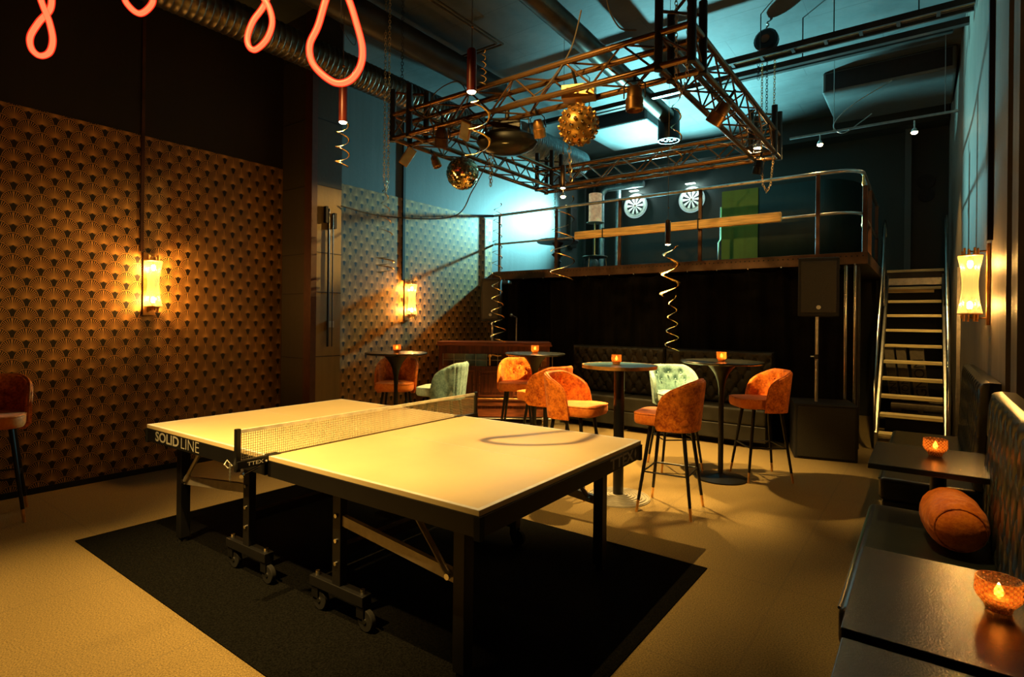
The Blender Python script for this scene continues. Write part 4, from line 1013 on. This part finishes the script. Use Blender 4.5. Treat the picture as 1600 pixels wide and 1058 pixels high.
# bolster
bo = thing('bolster_cushion', 'orange velvet bolster lying on the near wall sofa', 'cushion', (.105, 3.27, .452)); bo.rotation_euler = (0, 0, .12)
def bol(u, v):
    a = 2*pi*u; s_ = v*2-1; prof = (1-abs(s_)**3.2)**.42 if abs(s_) < 1 else 0
    prof = max(0, prof); r = .118*prof*(1+.016*sin(a*9+s_*7)*(1-abs(s_))+.012*sin(a*23+4*sin(s_*9))*exp(-((abs(s_)-.72)/.18)**2)+.01*sin(s_*31+3*cos(a*2)))
    return (r*cos(a), s_*.215, .120+r*sin(a))
MB().grid(bol, 96, 80, closed_u=True).build('cover', m_cushion, bo)
for s_ in (-.80, .80):
    pr = (1-abs(s_)**3.2)**.42*.118+.001; MB().tube([(pr*cos(a), s_*.215, .120+pr*sin(a)) for a in [k*2*pi/40 for k in range(40)]], .0045, 6, closed=True).build('piping', m_orange, bo)
def slab(x0, y0, x1, y1, z, label, px_, py_):
    t = thing('bench_table', label, 'table', (px_, py_, 0))
    MB().box(x0-px_, y0-py_, z-.028, x1-px_, y1-py_, z).build('tabletop', m_tabletop_dark, t, smooth=False, bevel=.003)
    MB().cyl((0,0,.02), (0,0,z-.028), .038, n=20).build('pedestal', m_black, t); MB().lathe([(.17,0),(.17,.012),(.04,.03),(0,.03)], 28).build('base', m_black, t)
    return t
slab(-.235, 3.39, .262, 4.04, .75, 'small black wooden table beyond the orange bolster', .06, 3.90)
slab(-.155, 1.51, .27, 2.11, .75, 'worn black wooden table nearest the orange bolster', .08, 1.95)
slab(-.150, .78, .27, 1.485, .742, 'black wooden table at the bottom right corner of the picture', .08, 1.1)

# ------------------------------------------------------------------ wall lamps
def wall_lamp(loc, rz, label):
    t = thing('wall_lamp', label, 'lamp', loc, rz, 'hourglass wall lamps')   # local +X away from the wall
    MB().box(0, -.05, -.29, .02, .05, .29).build('back_plate', m_brassd, t, smooth=False, bevel=.003)
    prof = []
    for k in range(17):
        s_ = k/16*2-1; prof.append((.046+.026*abs(s_)**1.8, s_*.205))
    n = 48; vs = []; fs = []
    for (r, z) in prof:
        for k in range(n):
            a = 2*pi*k/n; rr = r*(1+.03*(1 if k % 2 else -1)); vs.append((.11+rr*cos(a), rr*sin(a), z))
    for i in range(16):
        for k in range(n): fs.append((i*n+k, i*n+(k+1) % n, (i+1)*n+(k+1) % n, (i+1)*n+k))
    MB().add(vs, fs).build('ribbed_glass_shade', m_shadeglass, t)
    for sg in (-1, 1):
        MB().lathe([(0, sg*.207), (.074, sg*.207), (.074, sg*.214), (0, sg*.216)], 24, c=(.11,0,0)).build('end_disc', m_brass, t)
        c_ = MB()
        for k in range(9):
            a = 2*pi*k/9; c_.cyl((.11+.045*cos(a), .045*sin(a), sg*.212), (.11+.045*cos(a), .045*sin(a), sg*(.245+.02*(k % 2))), .008, n=8)
        c_.build('tube_crown', m_brass, t)
        MB().cyl((.02, 0, sg*.24), (.11, 0, sg*.24), .006, n=8).build('arm', m_brass, t)
        MB().cyl((.11,0,sg*.16), (.11,0,sg*.207), .012, n=10).build('socket', m_brass, t)
        MB().sphere((.11,0,sg*.150), .018, 12, 10, (1,1,1.8)).build('bulb', m_lamp_core, t)
        m = Matrix.Rotation(rz, 4, 'Z') @ Vector((.11, 0, sg*.150)); 
        point('lamp_light', (loc[0]+m.x, loc[1]+m.y, loc[2]+sg*.150), LAMP_W*(.85 if loc[0] > -1 else 1), (1.0,.52,.14), .022)
LAMP_W = 135
wall_lamp((XL+.010, 2.19, 1.76), 0, 'glowing hourglass wall lamp on the big art deco wallpaper')
wall_lamp((XL+.010, 5.42, 1.735), 0, 'glowing hourglass wall lamp on the rear wallpaper')
wall_lamp((xr(5.2)-.002, 5.22, 1.75), pi, 'glowing hourglass wall lamp on the right wall by the stairs')

# ------------------------------------------------------------------ rug
rug = tag(MB().box(-4.41, 1.245, 0, -1.03, 3.365, .006).build('rug', m_rug, smooth=False), 'black rectangular rug under the ping-pong table', 'rug')
# ------------------------------------------------------------------ ping-pong table
pt = thing('ping_pong_table', 'ping-pong table with pale top, black frame and net', 'table', (-2.694, 2.311, .006), .0228)
HT = .754
for sg in (-1, 1):
    x0, x1 = (.012, 1.37) if sg > 0 else (-1.37, -.012)
    MB().box(x0, -.7625, HT-.022, x1, .7625, HT).build('tabletop', m_top, pt, smooth=False, bevel=.002)
    b = MB(); e = .0006
    b.box(x0, -.7625, HT, x1, -.7425, HT+e).box(x0, .7425, HT, x1, .7625, HT+e)
    if sg > 0: b.box(1.35, -.7425, HT, 1.37, .7425, HT+e)
    else: b.box(-1.37, -.7425, HT, -1.35, .7425, HT+e)
    b.box(x0+(.0 if sg > 0 else .02), -.0015, HT, x1-(.02 if sg > 0 else 0), .0015, HT+e); b.build('boundary_line', m_line, pt, smooth=False)
    # black edge band and deep apron
    a0, a1 = (x0, x1)
    for yy in (-1, 1):
        MB().box(a0, yy*.757-.008 if yy < 0 else .757-.03, HT-.102, a1, -.727 if yy < 0 else .765, HT-.022).build('apron', m_apron, pt, smooth=False, bevel=.002)
    xe = 1.345 if sg > 0 else -1.375
    MB().box(xe, -.765, HT-.102, xe+.03, .765, HT-.022).build('apron', m_apron, pt, smooth=False, bevel=.002)
    xe2 = .012 if sg > 0 else -.042
    MB().box(xe2, -.765, HT-.102, xe2+.03, .765, HT-.022).build('apron', m_apron, pt, smooth=False, bevel=.002)
    for yy in (-1, 1): MB().box(sg*1.377-.028*(sg > 0), yy*.767-.028*(yy > 0), HT-.112, sg*1.377+.028*(sg < 0), yy*.767+.028*(yy < 0), HT-.024).build('corner_cap', m_rubber, pt, smooth=False)
    # legs at the ends and the rolling carriage near the net
    for yy in (-1, 1):
        X_ = sg*1.18; Y_ = yy*.62
        lg_ = MB().box(X_-.03, Y_-.03, .03, X_+.03, Y_+.03, HT-.085).build('leg', m_apron, pt, smooth=False, bevel=.003)
        MB().cyl((X_, Y_, .0), (X_, Y_, .04), .026).build('foot', m_rubber, lg_)
        XU = sg*.40; MB().box(XU-.03, Y_-.022, .15, XU+.03, Y_+.022, HT-.085).build('upright', m_apron, pt, smooth=False, bevel=.003)
        for z in (.50, .38, .27): MB().cyl((XU, Y_-.03, z), (XU, Y_+.03, z), .010, n=10).build('bolt', m_chrome, pt)
        # carriage bar with castors, along x
        MB().box(XU-.20, Y_-.028, .115, XU+.20, Y_+.028, .165).build('carriage_bar', m_apron, pt, smooth=False, bevel=.003)
        for cx_ in (-.17, .17):
            q = MB().cyl((XU+cx_, Y_, .165), (XU+cx_, Y_, .185), .012, n=8).build('axle_nut', m_chrome, pt)
            w_ = MB().cyl((XU+cx_+.03, Y_-.014, .05), (XU+cx_+.03, Y_+.014, .05), .05, n=28).build('castor_wheel', m_rubber, pt, bevel=.004)
            MB().cyl((XU+cx_+.03, Y_-.018, .05), (XU+cx_+.03, Y_+.018, .05), .012, n=12).build('hub', m_chrome, w_)
            MB().box(XU+cx_-.02, Y_-.022, .06, XU+cx_+.03, Y_-.018, .115).box(XU+cx_-.02, Y_+.018, .06, XU+cx_+.03, Y_+.022, .115).box(XU+cx_-.02, Y_-.022, .108, XU+cx_+.03, Y_+.022, .115).build('castor_fork', m_black, w_, smooth=False)
        # folding brace: long flat bar and slanted strut
        z0, z1 = .44, .38
        b = MB(); xa, xb = sg*.42, sg*1.16; ya = Y_-yy*.0
        b.add([(xa, ya-.012, .455), (xb, ya-.012, .375), (xb, ya-.012, .425), (xa, ya-.012, .505), (xa, ya+.012, .455), (xb, ya+.012, .375), (xb, ya+.012, .425), (xa, ya+.012, .505)], [(0,1,2,3), (7,6,5,4), (0,4,5,1), (1,5,6,2), (2,6,7,3), (3,7,4,0)])
        bb = b.build('folding_bar', m_alu, pt, smooth=False)
        xs = sg*.88
        s_ = MB(); s_.cyl((sg*1.12, ya-.02*1, .405), (xs, ya-.02, HT-.085), .013, n=6); s_.build('folding_strut', m_alu, bb)
        for q in ((sg*1.12, .405), (xs+sg*.02, HT-.10)): MB().cyl((q[0], ya-.036, q[1]), (q[0], ya-.02, q[1]), .013, n=12).build('pivot_bolt', m_chrome, bb)
    # cross tube between the two carriages
    MB().box(sg*.40-.025, -.60, .30, sg*.40+.025, .60, .35).build('cross_tube', m_apron, pt, smooth=False)
    MB().box(sg*1.18-.02, -.59, .56, sg*1.18+.02, .59, .60).build('cross_tube', m_apron, pt, smooth=False)
MB().box(-.40, -.02, .30, .40, .02, .34).build('cross_tube', m_apron, pt, smooth=False)
# net
NY = .915; nb, ntp = HT+.004, HT+.1525
net = MB(); 
nn = MB()
ny = 150
for i in range(ny+1):
    y = -.895+i*1.79/ny; nn.box(-.0008, y-.0009, nb, .0008, y+.0009, ntp-.012)
for k in range(12):
    z = nb+k*(ntp-.014-nb)/11; nn.box(-.0009, -.895, z-.0009, .0009, .895, z+.0009)
no = nn.build('net', m_net if 0 else simple('net_cord', (.45,.38,.24), .8), pt, smooth=False); 
MB().box(-.003, -.90, ntp-.018, .003, .90, ntp).build('net_tape', m_white, pt, smooth=False)
for yy in (-1, 1):
    MB().box(-.012, yy*NY-.012, HT-.05, .012, yy*NY+.012, ntp+.006).build('net_post', m_black, pt, smooth=False, bevel=.003)
    ya, yb_ = sorted((yy*(NY+.01), yy*.69))
    cl = MB().box(-.018, ya, HT-.035 if 1 else 0, .018, yb_, HT-.002+.004).build('net_clamp', m_black, pt, smooth=False, bevel=.002)
    MB().box(-.022, min(yy*.76, yy*.70), HT, .022, max(yy*.76, yy*.70), HT+.006).build('clamp_plate', m_dark_steel, pt, smooth=False)
    MB().tube([(-.02, yy*.93, HT-.02), (-.03, yy*.95, HT+.01), (-.035, yy*.96, HT-.01), (-.03, yy*.945, HT-.03)], .003, 6, closed=True).build('net_cord_loop', m_white, pt)
    MB().cyl((0, yy*.88, HT-.07), (0, yy*.80, HT-.045), .006, n=8).cyl((.01, yy*.90, HT-.075), (-.01, yy*.88, HT-.07), .010, n=8).build('clamp_screw', m_chrome, pt)
chain('ball_chain', [(-.02, -.94, HT-.01), (-.02, -.94, HT-.09)], .012, m_steel, None, r=.0015, parent=pt)
# lettering printed on the aprons (part of the table)
def fit_text(txt, width, cap, mat, origin, xd, bold, nm='lettering'):
    o = text_mesh(txt, 1.0, mat, pt, Matrix(), nm, bold)
    xs = [v.co.x for v in o.data.vertices]; ys = [v.co.y for v in o.data.vertices]
    w_ = max(xs)-min(xs); h_ = max(ys)-min(ys)
    o.matrix_local = frame(origin, xd, (0,0,1)) @ Matrix.Diagonal((width/w_, cap/h_, .02, 1)) @ Matrix.Translation((-min(xs), -min(ys), 0))
fit_text('SOLID', .31, .062, m_print, (-1.237, -.7662, HT-.088), (1,0,0), .022)
fit_text('LINE', .215, .062, m_print, (-.898, -.7662, HT-.088), (1,0,0), -.012)
fit_text('TTEX', .305, .062, m_print, (1.3764, .335, HT-.090), (0,1,0), .03)
MB().poly([(.648, HT-.056), (.664, HT-.028), (.680, HT-.056), (.664, HT-.084)], 1.3755, 1.3765, 'x').poly([(.657, HT-.056), (.664, HT-.044), (.671, HT-.056), (.664, HT-.068)], 1.3765, 1.3772, 'x').build('printed_diamond', m_print, pt, smooth=False)
fit_text('TTEX', .085, .018, m_white, (.0186, -.875, HT-.026), (0,1,0), .01)
for q in (-.775, -.755): MB().cyl((.018, q, HT-.02), (.021, q, HT-.02), .005, n=8).build('printed_dot', m_white, pt)
# pipe and bracket on the pillar side
t = thing('pillar_pipe', 'dark cable pipe clamped to the side of the left pillar', 'pipe', (-5.27, 3.74, 0)); MB().cyl((0,0,1.15), (0,0,2.66), .012).cyl((.02,.04,1.15), (.02,.04,2.6), .006).build('tube', m_black, t)
MB().box(-.03, -.05, 2.5, .02, -.02, 2.68).box(-.03, .06, 2.45, .02, .09, 2.62).build('bracket', m_blackm, t, smooth=False); MB().box(-.03, .0, 1.36, .0, .08, 1.43).build('switch', m_plate, t, smooth=False)
